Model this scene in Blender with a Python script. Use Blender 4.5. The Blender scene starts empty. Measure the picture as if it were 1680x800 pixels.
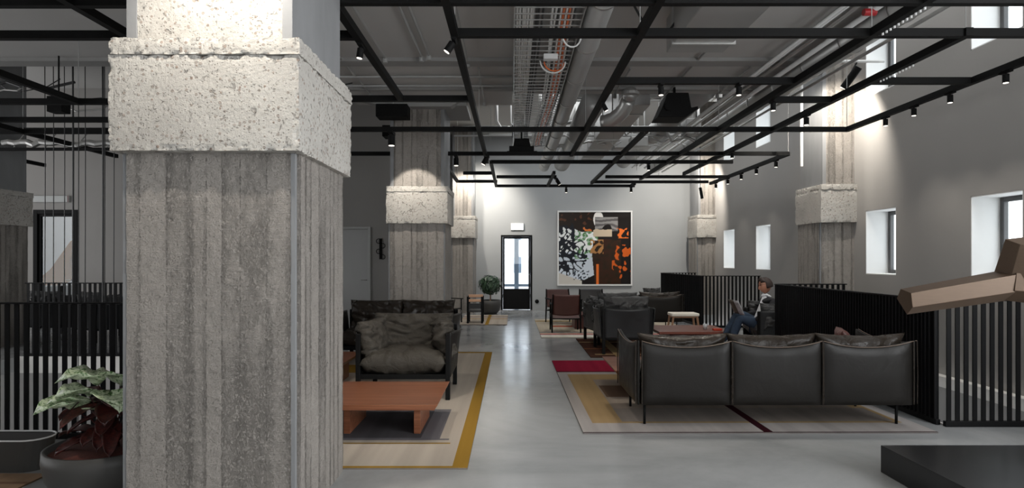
import bpy, bmesh, math, random
from math import pi, sin, cos, radians as R
from mathutils import Vector, Matrix, noise
random.seed(7)
C = bpy.context.scene.collection
sc = bpy.context.scene
# ---------------------------------------------------------------- camera
cd = bpy.data.cameras.new('camera'); cam = bpy.data.objects.new('camera', cd); C.objects.link(cam)
cam.location = (0, 0, 1.5); cam.rotation_euler = (pi/2, 0, 0)
cd.sensor_width = 36; cd.lens = 36*1000/1680; cd.shift_y = 25/1680; cd.clip_start = .05; cd.clip_end = 200
sc.camera = cam
sc.view_settings.view_transform = 'Standard'; sc.view_settings.look = 'None'
sc.view_settings.exposure = -0.45; sc.view_settings.gamma = 1; sc.view_settings.use_curve_mapping = False
# ---------------------------------------------------------------- world
w = bpy.data.worlds.new('world'); sc.world = w; w.use_nodes = True
bg = w.node_tree.nodes['Background']; bg.inputs[0].default_value = (.93, .96, 1, 1); bg.inputs[1].default_value = 5.0
sc.cycles.max_bounces = 8; sc.cycles.diffuse_bounces = 4; sc.cycles.glossy_bounces = 3
sc.cycles.sample_clamp_indirect = 6; sc.cycles.caustics_reflective = False; sc.cycles.caustics_refractive = False

def area(name, loc, rot, sx, sy, power, col=(1,1,1)):
    l = bpy.data.lights.new(name, 'AREA'); l.shape = 'RECTANGLE'; l.size = sx; l.size_y = sy; l.energy = power; l.color = col
    o = bpy.data.objects.new(name, l); C.objects.link(o); o.location = loc; o.rotation_euler = rot; return o
# daylight entering through the tall glazing behind the camera
area('daylight_rear_glazing', (1.0, -3.4, 2.25), (pi/2, 0, 0), 4.4, 2.1, 70, (.97, .98, 1))
# area lamps added as fill: right of camera, over window strip, left and far
area('fill_right', (5.35, .2, 2.4), (0, pi/2, 0), 3.6, 5.0, 800, (.96, .98, 1))  # added out of view to brighten pillar side, floor and ceiling
area('fill_window_strip', (4.8, 6, 6.5), (0, 0, 0), 1.2, 13, 300, (.95, .98, 1))  # added lamp under the closed strip ceiling, lifts the pillar side face
area('fill_left', (-13.6, 6, 2.4), (0, -pi/2, 0), 3.4, 12, 540, (.97, .98, 1))  # added lamp in front of the solid left wall, brightens the left area
area('fill_far', (1.9, 14.0, 5.1), (0, 0, 0), 5, 6, 260, (.95, .98, 1))  # fill lamp just under the upper ceiling of the far bay
area('fill_lower_level', (-5, 7.3, -1.4), (R(-90), 0, 0), 4.5, 1.5, 60)  # fill lamp below floor level inside the left opening

SPK = 1.0
def spot_light(loc, target, power, angle=50, blend=.5, col=(1, .93, .83), size=.03):
    l = bpy.data.lights.new('spot_beam', 'SPOT'); l.energy = power*SPK; l.spot_size = R(angle); l.spot_blend = blend
    l.color = col; l.shadow_soft_size = size
    o = bpy.data.objects.new('spot_beam', l); C.objects.link(o); o.location = loc
    o.rotation_euler = (Vector(target)-Vector(loc)).to_track_quat('-Z', 'Y').to_euler(); return o

# ---------------------------------------------------------------- materials
class NT:
    def __init__(s, name):
        m = bpy.data.materials.new(name); m.use_nodes = True; s.m = m; s.t = m.node_tree; s.b = s.t.nodes['Principled BSDF']
    def n(s, typ, **kw):
        x = s.t.nodes.new(typ)
        for k, v in kw.items():
            if k == 'i':
                for a, b in v.items():
                    if isinstance(b, bpy.types.NodeSocket): s.t.links.new(b, x.inputs[a])
                    else: x.inputs[a].default_value = b
            else: setattr(x, k, v)
        return x
    def ma(s, op, a, b=0.0, c=0.0, clamp=False):
        x = s.n('ShaderNodeMath', operation=op, use_clamp=clamp)
        for k, v in enumerate((a, b, c)):
            if isinstance(v, bpy.types.NodeSocket): s.t.links.new(v, x.inputs[k])
            else: x.inputs[k].default_value = v
        return x.outputs[0]
    def mix(s, f, a, b, mode='MIX'):
        x = s.n('ShaderNodeMix', data_type='RGBA', blend_type=mode)
        for k, v in ((0, f), (6, a), (7, b)):
            if isinstance(v, bpy.types.NodeSocket): s.t.links.new(v, x.inputs[k])
            else: x.inputs[k].default_value = v if k == 0 else (*v[:3], 1)
        return x.outputs[2]
    def coord(s, scale=(1,1,1), loc=(0,0,0)):
        tc = s.n('ShaderNodeTexCoord'); mp = s.n('ShaderNodeMapping', i={0: tc.outputs['Object'], 1: loc, 3: scale}); return mp.outputs[0]
    def noise(s, scale, detail=3, vec=None, rough=.5, dist=0):
        d = {'Scale': scale, 'Detail': detail, 'Roughness': rough, 'Distortion': dist}
        x = s.n('ShaderNodeTexNoise', i=d); s.t.links.new(vec if vec is not None else s.coord(), x.inputs['Vector']); return x.outputs[0]
    def ramp(s, f, p0, p1, v0=0.0, v1=1.0):
        x = s.n('ShaderNodeMapRange', i={0: f, 1: p0, 2: p1, 3: v0, 4: v1}); return x.outputs[0]
    def set(s, **kw):
        for k, v in kw.items():
            i = s.b.inputs[{'color':'Base Color','rough':'Roughness','metal':'Metallic','spec':'Specular IOR Level','normal':'Normal','trans':'Transmission Weight','emit':'Emission Color','estr':'Emission Strength','coat':'Coat Weight','sheen':'Sheen Weight'}[k]]
            if isinstance(v, bpy.types.NodeSocket): s.t.links.new(v, i)
            elif isinstance(v, tuple): i.default_value = (*v[:3], 1)
            else: i.default_value = v
        return s
    def bump(s, h, strength=.5, dist=.01):
        x = s.n('ShaderNodeBump', i={'Strength': strength, 'Distance': dist, 'Height': h}); s.set(normal=x.outputs[0])

def simple(name, col, rough=.5, metal=0, var=.08, nscale=8, bump=0, bscale=60, spec=.5, stretch=(1,1,1)):
    t = NT(name); f = t.noise(nscale, 4, t.coord(stretch))
    c = t.mix(f, tuple(max(0, k*(1-var)) for k in col), tuple(min(1, k*(1+var)) for k in col))
    t.set(color=c, rough=rough, metal=metal, spec=spec)
    if bump: t.bump(t.noise(bscale, 4), bump, .004)
    return t.m
MT = {}
MT['black'] = simple('black_painted_steel', (.006, .006, .006), .6, 0, spec=.12)
MT['rail'] = simple('black_lacquered_steel', (.005, .005, .0055), .45, spec=.15)
MT['wall'] = simple('grey_plaster', (.30, .288, .274), .9, var=.06, nscale=1.2, bump=.15, bscale=40)
MT['wallfar'] = simple('pale_grey_plaster', (.37, .38, .385), .9, var=.08, nscale=.9, bump=.1, bscale=40)
MT['ceil'] = simple('painted_ceiling_board', (.50, .49, .475), .85, var=.04, nscale=1.5)
MT['joint'] = simple('ceiling_joint_paint', (.30, .295, .285), .85)
MT['white'] = simple('white_paint', (.72, .72, .71), .5, var=.03)
MT['reveal'] = simple('white_reveal_plaster', (.8, .8, .79), .7, var=.02)
MT['galv'] = simple('galvanised_sheet', (.46, .455, .44), .36, .75, var=.15, nscale=3)
MT['duct'] = simple('painted_duct', (.36, .355, .345), .4, .35, var=.1, nscale=2)
MT['conduit'] = simple('conduit_grey', (.36, .36, .35), .5, .2)
MT['cable_white'] = simple('white_cable', (.75, .75, .73), .5)
MT['cable_black'] = simple('black_cable', (.015, .015, .015), .5)
MT['cable_orange'] = simple('orange_cable', (.75, .16, .04), .5)
MT['red'] = simple('red_pipe_fitting', (.45, .02, .025), .4)
MT['pot'] = simple('matt_graphite_fibreglass', (.05, .048, .045), .55, var=.1)
MT['soil'] = simple('red_brown_soil', (.10, .025, .015), .95, var=.5, nscale=40, bump=.8, bscale=60)
MT['darkframe'] = simple('dark_grey_window_frame', (.07, .07, .072), .5)
MT['doorgrey'] = simple('pale_grey_door_paint', (.42, .42, .41), .5, var=.03)
MT['skin'] = simple('skin', (.40, .185, .115), .5, var=.06, nscale=20)
MT['hair'] = simple('brown_hair', (.022, .009, .005), .6, var=.4, nscale=90, bump=.7, bscale=200)
MT['jacket'] = simple('black_wool_jacket', (.010, .010, .012), .85, var=.2, nscale=40)
MT['shirt'] = simple('white_cotton_shirt', (.75, .76, .78), .8, var=.03)
MT['jeans'] = simple('blue_denim', (.018, .035, .065), .85, var=.4, nscale=30)
MT['shoe'] = simple('black_shoe_leather', (.012, .011, .01), .35)
MT['paper'] = simple('printed_magazine_page', (.34, .34, .35), .5, var=.75, nscale=28)
MT['cover'] = simple('taupe_magazine_cover', (.09, .075, .06), .5, var=.3, nscale=10)
MT['sculpt'] = simple('brown_brushed_bronze', (.115, .076, .05), .45, .35, var=.12, nscale=10, stretch=(1, 8, 8))
MT['plinth'] = simple('black_satin_plinth', (.010, .010, .011), .28, var=.15)
MT['tan'] = simple('tan_saddle_leather', (.62, .36, .22), .5)
MT['woodpale'] = simple('pale_oak', (.30, .17, .10), .5, var=.25, nscale=4, stretch=(1, 1, 8))
MT['slinglether'] = simple('red_brown_saddle_leather', (.085, .03, .024), .45, var=.15, nscale=5)
MT['slingdark'] = simple('black_saddle_leather', (.02, .018, .018), .45)
MT['dentcloth'] = simple('cream_stool_pad', (.7, .66, .58), .7)
MT['maroon'] = simple('maroon_lacquer', (.075, .022, .018), .35, var=.12)
MT['concretefloor2'] = simple('raw_lower_floor', (.25, .25, .25), .8)
MT['fascia'] = simple('white_slab_edge', (.62, .60, .56), .6, var=.05)
MT['orange'] = simple('ochre_sculpture', (.55, .25, .05), .6)
MT['glasscup'] = simple('clear_cup', (.5, .52, .54), .1, spec=.9)
MT['redbox'] = simple('red_card_box', (.5, .05, .02), .5)
MT['facade'] = simple('white_render_facade', (.8, .82, .85), .8)
MT['facadedark'] = simple('blue_grey_cladding', (.10, .14, .19), .6)

def emis(name, col, s):
    t = NT(name); t.set(color=col, emit=col, estr=s); return t.m
MT['lens'] = emis('lit_lamp_lens', (1, .93, .82), 3)
MT['signlit'] = emis('lit_sign_face', (.95, 1, .98), 1.6)
MT['stripdim'] = simple('sign_dim', (.35, .36, .35), .4)

def mk_glass():
    m = bpy.data.materials.new('window_glass'); m.use_nodes = True; t = m.node_tree; t.nodes.clear()
    o = t.nodes.new('ShaderNodeOutputMaterial'); mx = t.nodes.new('ShaderNodeMixShader'); tr = t.nodes.new('ShaderNodeBsdfTransparent')
    gl = t.nodes.new('ShaderNodeBsdfGlossy'); gl.inputs['Roughness'].default_value = .02; lw = t.nodes.new('ShaderNodeLayerWeight'); lw.inputs[0].default_value = .3; pw = t.nodes.new('ShaderNodeMath'); pw.operation = 'POWER'; pw.inputs[1].default_value = 4; t.links.new(lw.outputs['Facing'], pw.inputs[0]); fr = t.nodes.new('ShaderNodeMath'); fr.operation = 'MULTIPLY_ADD'; fr.inputs[1].default_value = .4; fr.inputs[2].default_value = .04; t.links.new(pw.outputs[0], fr.inputs[0])
    tr.inputs[0].default_value = (.95, .97, .97, 1)
    t.links.new(fr.outputs[0], mx.inputs[0]); t.links.new(tr.outputs[0], mx.inputs[1]); t.links.new(gl.outputs[0], mx.inputs[2]); t.links.new(mx.outputs[0], o.inputs[0]); return m
MT['glass'] = mk_glass()

def leather(name, col, rough, bscale=5, bstr=.35):
    t = NT(name)
    big = t.noise(bscale, 5, t.coord((1, 1, 1)), .55, 1.2); fine = t.noise(260, 2)
    h = t.ma('ADD', t.ma('MULTIPLY', big, 1.0), t.ma('MULTIPLY', fine, .05))
    c = t.mix(t.noise(3, 3), tuple(k*.75 for k in col), tuple(k*1.3 for k in col))
    r = t.ramp(t.noise(6, 3), .3, .7, rough-.06, rough+.08)
    t.set(color=c, rough=r, spec=.22); t.bump(h, bstr, .03); return t.m
MT['leather'] = leather('black_brown_leather', (.009, .0078, .0065), .42, 4, .12)
MT['leathercush'] = leather('soft_black_brown_leather', (.022, .017, .013), .30, 9, .5)
MT['nubuck'] = leather('worn_grey_brown_nubuck', (.050, .044, .036), .62, 8, .7)
MT['greyleather'] = leather('charcoal_leather', (.018, .019, .020), .42, 4, .12)
MT['greycush'] = leather('crumpled_charcoal_leather', (.042, .042, .042), .42, 10, .7)
MT['piping'] = simple('tan_piping', (.10, .07, .05), .5)

def mk_floor():
    t = NT('polished_concrete')
    v = t.coord(); a = t.noise(.55, 6, v, .62, .8); b = t.noise(2.6, 6, v, .65, .5); s = t.noise(60, 3, v)
    c = t.mix(t.ramp(a, .3, .7), (.20, .208, .213), (.39, .395, .395))
    c = t.mix(t.ma('MULTIPLY', t.ramp(b, .25, .75), .5), c, (.34, .345, .345))
    c = t.mix(t.ma('MULTIPLY', t.ramp(s, .55, .8), .08), c, (.18, .18, .18))
    r = t.ma('ADD', t.ramp(b, .2, .8, .11, .22), t.ramp(a, .3, .7, 0, .05))
    t.set(color=c, rough=r, spec=.6); t.bump(t.ma('ADD', t.ma('MULTIPLY', b, .4), t.noise(1.3, 2, v)), .05, .02); return t.m
MT['floor'] = mk_floor()

def wood(name, c0, c1, rough=.32, axis=0):
    t = NT(name); st = [26, 26, 26]; st[axis] = 1.1
    g = t.noise(1.0, 6, t.coord(tuple(st)), .6, .4); st2 = [8, 8, 8]; st2[axis] = .5
    g2 = t.noise(1.0, 3, t.coord(tuple(st2)))
    c = t.mix(t.ramp(g, .35, .65), c0, c1); c = t.mix(t.ma('MULTIPLY', g2, .35), c, tuple(k*.6 for k in c0))
    t.set(color=c, rough=rough, spec=.3); t.bump(g, .08, .003); return t.m
MT['table'] = wood('oiled_reddish_teak', (.15, .052, .025), (.29, .115, .06))
MT['tabledark'] = wood('dark_mahogany_table', (.13, .04, .028), (.22, .075, .052))

def mk_board():
    t = NT('board_marked_concrete')
    tc = t.n('ShaderNodeTexCoord').outputs['Object']
    sp = t.n('ShaderNodeSeparateXYZ', i={0: tc}).outputs
    u = t.ma('ADD', sp[0], sp[1])
    wob = t.noise(2.2, 2, t.coord((.25, .25, .5)))
    u1 = t.ma('ADD', u, t.ma('MULTIPLY', t.ma('SINE', t.ma('MULTIPLY', u, 11.0)), .028))
    u2 = t.ma('ADD', u1, t.ma('MULTIPLY', t.ma('SUBTRACT', wob, .5), .012))
    ub = t.ma('DIVIDE', u2, .112); fr = t.ma('FRACT', ub); fl = t.ma('FLOOR', ub)
    rnd = t.n('ShaderNodeTexWhiteNoise', noise_dimensions='1D', i={'W': fl}).outputs[0]
    rnd2 = t.n('ShaderNodeTexWhiteNoise', noise_dimensions='1D', i={'W': t.ma('ADD', fl, 41.7)}).outputs[0]
    edge = t.ma('MINIMUM', fr, t.ma('SUBTRACT', 1, fr))
    jag = t.noise(70, 5, t.coord((1, 1, .6)), .75)
    seam = t.ramp(t.ma('ADD', edge, t.ma('MULTIPLY', t.ma('SUBTRACT', jag, .5), .40)), -.05, .02, 1, 0)
    near = t.ramp(edge, 0, .30, 1, 0)
    blot = t.noise(3.0, 4, t.coord((1.6, 1.6, .5)), .6)
    tear_m = t.ma('MULTIPLY', t.ramp(t.ma('ADD', t.ma('MULTIPLY', rnd2, .5), t.ma('MULTIPLY', near, .35)), .3, .6), t.ramp(blot, .40, .60))
    tear = t.ma('MULTIPLY', t.ramp(t.noise(62, 6, t.coord((1.3, 1.3, .8)), .72, .5), .46, .58), tear_m)
    saw = t.noise(1, 3, t.coord((7, 7, 150)), .6)
    grain = t.noise(85, 6, tc, .75); coarse = t.noise(22, 6, t.coord((1, 1, .8)), .7)
    vor = t.n('ShaderNodeTexVoronoi', feature='F1', i={'Vector': t.coord((1, 1, 1)), 'Scale': 3.4}).outputs['Distance']
    hole = t.ramp(t.ma('ADD', vor, t.ma('MULTIPLY', t.noise(45, 3), .07)), .055, .085, 1, 0)
    pits = t.ramp(t.noise(120, 4, tc, .6), .60, .68)
    h = t.ma('ADD', t.ma('MULTIPLY', rnd, .22), t.ma('MULTIPLY', saw, t.ma('ADD', .08, t.ma('MULTIPLY', rnd2, .30))))
    h = t.ma('ADD', h, t.ma('MULTIPLY', grain, .50)); h = t.ma('ADD', h, t.ma('MULTIPLY', coarse, .55)); h = t.ma('SUBTRACT', h, t.ma('MULTIPLY', seam, .45)); h = t.ma('SUBTRACT', h, t.ma('MULTIPLY', tear, .8))
    h = t.ma('SUBTRACT', h, t.ma('MULTIPLY', hole, 1.3)); h = t.ma('SUBTRACT', h, t.ma('MULTIPLY', pits, .3))
    big = t.noise(1.2, 5, t.coord((1.4, 1.4, .7)), .65)
    c = t.mix(t.ramp(big, .3, .7), (.255, .232, .210), (.37, .338, .306))
    c = t.mix(t.ma('MULTIPLY', rnd, .15), c, (.27, .247, .224))
    c = t.mix(t.ma('MULTIPLY', t.ramp(grain, .35, .65), .5), c, (.40, .375, .345))
    c = t.mix(t.ma('MULTIPLY', t.ramp(coarse, .55, .35), .2), c, (.12, .114, .107))
    c = t.mix(t.ma('MULTIPLY', seam, .42), c, (.08, .075, .07)); c = t.mix(t.ma('MULTIPLY', tear, .22), c, (.09, .085, .08))
    c = t.mix(t.ma('MULTIPLY', hole, .6), c, (.42, .40, .38)); c = t.mix(t.ma('MULTIPLY', pits, .35), c, (.07, .066, .062))
    t.set(color=c, rough=.85, spec=.25); t.bump(h, 1.0, .022); return t.m
MT['board'] = mk_board()
def mk_agg(name='bush_hammered_concrete'):
    t = NT(name); tc = t.coord()
    vn = t.n('ShaderNodeTexVoronoi', feature='F1', i={'Vector': tc, 'Scale': 38, 'Randomness': 1.0}); d = vn.outputs['Distance']
    rc = t.n('ShaderNodeSeparateColor', i={0: vn.outputs['Color']}).outputs
    stone = t.ma('MULTIPLY', t.ramp(d, .30, .38, 1, 0), t.ramp(rc[0], .66, .72))
    v2 = t.n('ShaderNodeTexVoronoi', feature='F1', i={'Vector': tc, 'Scale': 75}); rc2 = t.n('ShaderNodeSeparateColor', i={0: v2.outputs['Color']}).outputs
    spk = t.ma('MULTIPLY', t.ramp(v2.outputs['Distance'], .22, .34, 1, 0), t.ramp(rc2[0], .72, .78))
    g = t.noise(55, 6, tc, .72); pit = t.ramp(t.noise(26, 5, tc, .65, .6), .60, .66)
    c = t.mix(t.ramp(t.noise(2.5, 4, tc), .3, .7), (.36, .34, .31), (.47, .45, .415))
    c = t.mix(t.ma('MULTIPLY', g, .3), c, (.56, .54, .5))
    sc_ = t.mix(rc[1], (.22, .15, .11), (.28, .25, .22))
    c = t.mix(t.ma('MULTIPLY', stone, .75), c, sc_); c = t.mix(t.ma('MULTIPLY', spk, .7), c, (.17, .15, .135)); c = t.mix(t.ma('MULTIPLY', pit, .5), c, (.16, .145, .13))
    h = t.ma('ADD', t.ma('MULTIPLY', g, .7), t.ma('MULTIPLY', stone, .1)); h = t.ma('SUBTRACT', h, t.ma('MULTIPLY', pit, .7)); h = t.ma('SUBTRACT', h, t.ma('MULTIPLY', spk, .2))
    t.set(color=c, rough=.85, spec=.3); t.bump(h, .8, .014); return t.m
MT['agg'] = mk_agg()
MT['smoothconc'] = simple('smooth_concrete_edge', (.20, .203, .207), .7, var=.2, nscale=6, bump=.3, bscale=30, stretch=(1, 1, .3))

def mk_rug():
    t = NT('woven_rug'); a = t.n('ShaderNodeAttribute', attribute_name='Col').outputs[0]
    st = t.n('ShaderNodeTexWave', wave_type='BANDS', bands_direction='Y', i={'Vector': t.coord(), 'Scale': 30, 'Distortion': 1.2, 'Detail': 2}).outputs[1]
    n = t.noise(90, 4); s2 = t.noise(1, 2, t.coord((7, .25, 1)))
    f = t.ma('ADD', t.ma('MULTIPLY', st, .1), t.ma('ADD', t.ma('MULTIPLY', n, .25), t.ma('MULTIPLY', s2, .35)))
    c = t.mix(f, a, (.08, .07, .06), 'MULTIPLY'); c = t.mix(.72, c, a)
    c2 = t.n('ShaderNodeHueSaturation', i={'Color': c, 'Value': t.ramp(s2, .3, .7, .85, 1.12)}).outputs[0]
    t.set(color=c2, rough=1.0, spec=.03, sheen=.0); t.bump(t.ma('ADD', n, st), .5, .006); return t.m
MT['rug'] = mk_rug()
def attrmat(name, rough=.5):
    t = NT(name); t.set(color=t.n('ShaderNodeAttribute', attribute_name='Col').outputs[0], rough=rough, spec=.12); return t.m
MT['art'] = attrmat('glossy_photo_print', .35)
def mk_leaf(name, dark, light, lo=.42, hi=.6, sc_=45):
    t = NT(name); c = t.mix(t.ramp(t.noise(sc_, 4, None, .6, .8), lo, hi), dark, light); t.set(color=c, rough=.42, spec=.5); t.bump(t.noise(30, 3), .3, .004); return t.m
MT['leaf_var'] = mk_leaf('variegated_leaf', (.07, .17, .04), (.60, .68, .48), .38, .52)
MT['leaf_red'] = mk_leaf('dark_red_leaf', (.028, .006, .006), (.075, .015, .012))
MT['leaf_green'] = mk_leaf('dark_green_leaf', (.012, .035, .016), (.05, .10, .05), .4, .7, 14)

# ---------------------------------------------------------------- mesh helpers
class MB:
    def __init__(s): s.bm = bmesh.new(); s.mats = []; s.cur = 0
    def mat(s, m):
        if m not in s.mats: s.mats.append(m)
        s.cur = s.mats.index(m); return s
    def _f(s, vs):
        try: f = s.bm.faces.new(vs); f.material_index = s.cur; return f
        except ValueError: return None
    def box(s, x0, x1, y0, y1, z0, z1, M=None):
        v = [s.bm.verts.new((M @ Vector(p)) if M else p) for p in ((x0,y0,z0),(x1,y0,z0),(x1,y1,z0),(x0,y1,z0),(x0,y0,z1),(x1,y0,z1),(x1,y1,z1),(x0,y1,z1))]
        for q in ((0,3,2,1),(4,5,6,7),(0,1,5,4),(1,2,6,5),(2,3,7,6),(3,0,4,7)): s._f([v[k] for k in q])
        return s
    def cyl(s, p0, p1, r0, r1=None, n=16, cap=True):
        return s.tube([p0, p1], [r0, r1 if r1 is not None else r0], n, cap)
    def tube(s, pts, r, n=10, cap=True):
        pts = [Vector(p) for p in pts]; rs = r if isinstance(r, (list, tuple)) else [r]*len(pts)
        rings = []; up = None
        for k, p in enumerate(pts):
            d = ((pts[min(k+1, len(pts)-1)]-pts[max(k-1, 0)]).normalized()) or Vector((0,0,1))
            if up is None: up = Vector((0,0,1)) if abs(d.z) < .9 else Vector((1,0,0))
            a = d.cross(up)
            if a.length < 1e-4: a = d.cross(Vector((1,0,0)))
            a.normalize(); b = a.cross(d).normalized(); up = b
            rings.append([s.bm.verts.new(p+rs[k]*(cos(2*pi*j/n)*a+sin(2*pi*j/n)*b)) for j in range(n)])
        for A, B in zip(rings, rings[1:]):
            for j in range(n): s._f([A[j], A[(j+1) % n], B[(j+1) % n], B[j]])
        if cap: s._f(rings[0][::-1]); s._f(rings[-1])
        return s
    def lathe(s, prof, n=40, c=(0,0,0)):
        rings = [[s.bm.verts.new((c[0]+r*cos(2*pi*j/n), c[1]+r*sin(2*pi*j/n), c[2]+z)) for j in range(n)] for r, z in prof]
        for A, B in zip(rings, rings[1:]):
            for j in range(n): s._f([A[j], A[(j+1) % n], B[(j+1) % n], B[j]])
        return s
    def grid(s, fn, nu, nv):
        v = [[s.bm.verts.new(fn(i/nu, j/nv)) for j in range(nv+1)] for i in range(nu+1)]
        for i in range(nu):
            for j in range(nv): s._f([v[i][j], v[i+1][j], v[i+1][j+1], v[i][j+1]])
        return s
    def prism(s, poly, y0, y1, M=None):          # poly in x,z ; extruded along y
        T = (lambda p: M @ Vector(p)) if M else (lambda p: p)
        A = [s.bm.verts.new(T((x, y0, z))) for x, z in poly]; B = [s.bm.verts.new(T((x, y1, z))) for x, z in poly]; n = len(poly)
        s._f(A); s._f(B[::-1])
        for k in range(n): s._f([A[k], B[k], B[(k+1) % n], A[(k+1) % n]])
        return s
    def build(s, name, mat=None, parent=None, smooth=False, bevel=0, sub=0, thick=0, loc=None, weld=False, seg=2):
        me = bpy.data.meshes.new(name)
        if weld: bmesh.ops.remove_doubles(s.bm, verts=s.bm.verts, dist=1e-4)
        bmesh.ops.recalc_face_normals(s.bm, faces=s.bm.faces)
        s.bm.to_mesh(me); s.bm.free()
        ms = s.mats if s.mats else [MT[mat] if isinstance(mat, str) else mat]
        for m in ms: me.materials.append(MT[m] if isinstance(m, str) else m)
        if smooth: me.polygons.foreach_set('use_smooth', [True]*len(me.polygons))
        o = bpy.data.objects.new(name, me); C.objects.link(o)
        if parent: o.parent = parent
        if loc: o.location = loc
        if thick: m = o.modifiers.new('solid', 'SOLIDIFY'); m.thickness = thick; m.offset = 0
        if bevel: m = o.modifiers.new('bevel', 'BEVEL'); m.width = bevel; m.segments = seg; m.limit_method = 'ANGLE'
        if sub: m = o.modifiers.new('sub', 'SUBSURF'); m.levels = sub; m.render_levels = sub
        return o
def tag(o, label=None, cat=None, group=None, kind=None):
    if label: o['label'] = label
    if cat: o['category'] = cat
    if group: o['group'] = group
    if kind: o['kind'] = kind
    return o
def thing(name, label, cat, loc=(0,0,0), rz=0, group=None):
    o = bpy.data.objects.new(name, None); C.objects.link(o); o.location = loc; o.rotation_euler = (0,0,rz); o.empty_display_size = .1
    return tag(o, label, cat, group)
def kids(o): return [c for c in bpy.data.objects if c.parent == o]
def copy_tree(o, parent=None):
    c = o.copy(); C.objects.link(c)
    if parent: c.parent = parent
    for ch in kids(o): copy_tree(ch, c)
    return c
def place(proto, loc, rz, label, group=None, first=False, scale=None):
    o = proto if first else copy_tree(proto)
    o.location = loc; o.rotation_euler = (0,0,rz); o['label'] = label
    if group: o['group'] = group
    if scale: o.scale = scale
    return o
def nz(p, s=1.0, seed=0.0): return noise.noise(Vector(p)*s+Vector((seed, seed*1.7, -seed)))

# ---------------------------------------------------------------- the room shell
CZ = 4.1          # lower ceiling
f = MB()
for (x0, x1, y0, y1) in ((-14, 5.95, -3.6, 5.15), (-14, -7.6, 5.15, 9.35), (-2.6, 3.9, 5.15, 9.35), (3.9, 5.95, 5.15, 5.5), (3.9, 5.95, 9.0, 9.35),
                         (-14, 5.95, 9.35, 13.4), (-14, 4.25, 13.4, 16.5), (-14, 5.95, 16.5, 18.6)):
    f.box(x0, x1, y0, y1, -.22, 0)
tag(f.build('floor', 'floor'), kind='structure')
tag(MB().box(-14, 6.2, -3.6, 18.6, -3.4, -3.2).build('floor_lower_level', 'concretefloor2'), kind='structure')
b = MB().box(-7.6, -2.6, 9.33, 9.36, -.24, .012).box(-7.6, -2.6, 5.14, 5.17, -.24, .012); tag(b.build('trim_1', 'fascia'), kind='structure')
b = MB().box(5.38, 5.5, 5.5, 9.0, -.10, .03); tag(b.build('trim_2', 'fascia'), kind='structure')
b = MB().box(3.9, 3.93, 5.5, 9, -.24, .01).box(4.25, 4.28, 13.4, 16.5, -.24, .01); tag(b.build('trim_3', 'fascia'), kind='structure')
tag(MB().box(-14, -2.7, 9.36, 9.5, -3.2, -.22).build('wall_lower_level', 'wall'), kind='structure')
# right wall with deep window openings
WX, WT = 5.5, .45
WY = [(.15, .9), (2.35, 3.1), (6.56, 7.31), (8.73, 9.48), (12.97, 13.75), (15.07, 15.85)]
WZ = [(1.27, 2.25), (4.0, 5.0)]
b = MB(); yp = -3.6
for y0, y1 in WY:
    b.box(WX, WX+WT, yp, y0, -3.2, 6.6); zp = -3.2
    for z0, z1 in WZ: b.box(WX, WX+WT, y0, y1, zp, z0); zp = z1
    b.box(WX, WX+WT, y0, y1, zp, 6.6); yp = y1
b.box(WX, WX+WT, yp, 18.6, -3.2, 6.6)
tag(b.build('wall_right', 'wall'), kind='structure')
k = 0
for (y0, y1) in WY:
    for (z0, z1) in WZ:
        k += 1; r = bpy.data.objects.new('window_%d' % k, None); C.objects.link(r); r.location = (WX, (y0+y1)/2, z0); tag(r, kind='structure')
        hw = (y1-y0)/2; H = z1-z0; b = MB()
        b.box(.004, WT, hw-.012, hw+.0, 0, H); b.box(.004, WT, -hw, -hw+.012, 0, H); b.box(.004, WT, -hw, hw, 0, .014); b.box(.004, WT, -hw, hw, H-.012, H)
        b.build('window_reveal', 'reveal', r)
        b = MB()
        for a0, a1, c0, c1 in ((-hw+.012, -hw+.07, .014, H-.012), (hw-.07, hw-.012, .014, H-.012), (-hw+.07, hw-.07, .014, .07), (-hw+.07, hw-.07, H-.07, H-.012), (-.025, .025, .07, H-.07)):
            b.box(.34, .40, a0, a1, c0, c1)
        b.build('window_frame', 'darkframe', r, bevel=.006)
        MB().box(.365, .371, -hw+.07, hw-.07, .07, H-.07).build('window_pane', 'glass', r)
        MB().box(.325, .34, -.012, .012, .38, .50).build('window_handle', 'darkframe', r)
# far wall with door opening
FY = 18.1
b = MB().box(-14, -.33, FY, FY+.3, -.2, 6.6).box(.6, 6, FY, FY+.3, -.2, 6.6).box(-.33, .6, FY, FY+.3, 2.22, 6.6)
tag(b.build('wall_far', 'wallfar'), kind='structure')
# left back wall Y=13.2 , door 2 opening X -10.36..-9.4
b = MB().box(-14, -10.36, 13.2, 13.4, 0, 5.2).box(-9.4, -4.05, 13.2, 13.4, 0, 5.2).box(-3.06, -2.2, 13.2, 13.4, 0, 5.2).box(-10.36, -9.4, 13.2, 13.4, 2.57, 5.2).box(-4.05, -3.06, 13.2, 13.4, 2.2, 5.2)
tag(b.build('wall_left_back', 'wall'), kind='structure')
tag(MB().box(-2.4, -2.2, 13.4, 18.1, 0, 5.2).build('wall_return', 'wall'), kind='structure')
tag(MB().box(-14.3, -14, -3.6, 18.6, -3.2, 5.2).build('wall_left', 'wall'), kind='structure')
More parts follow.
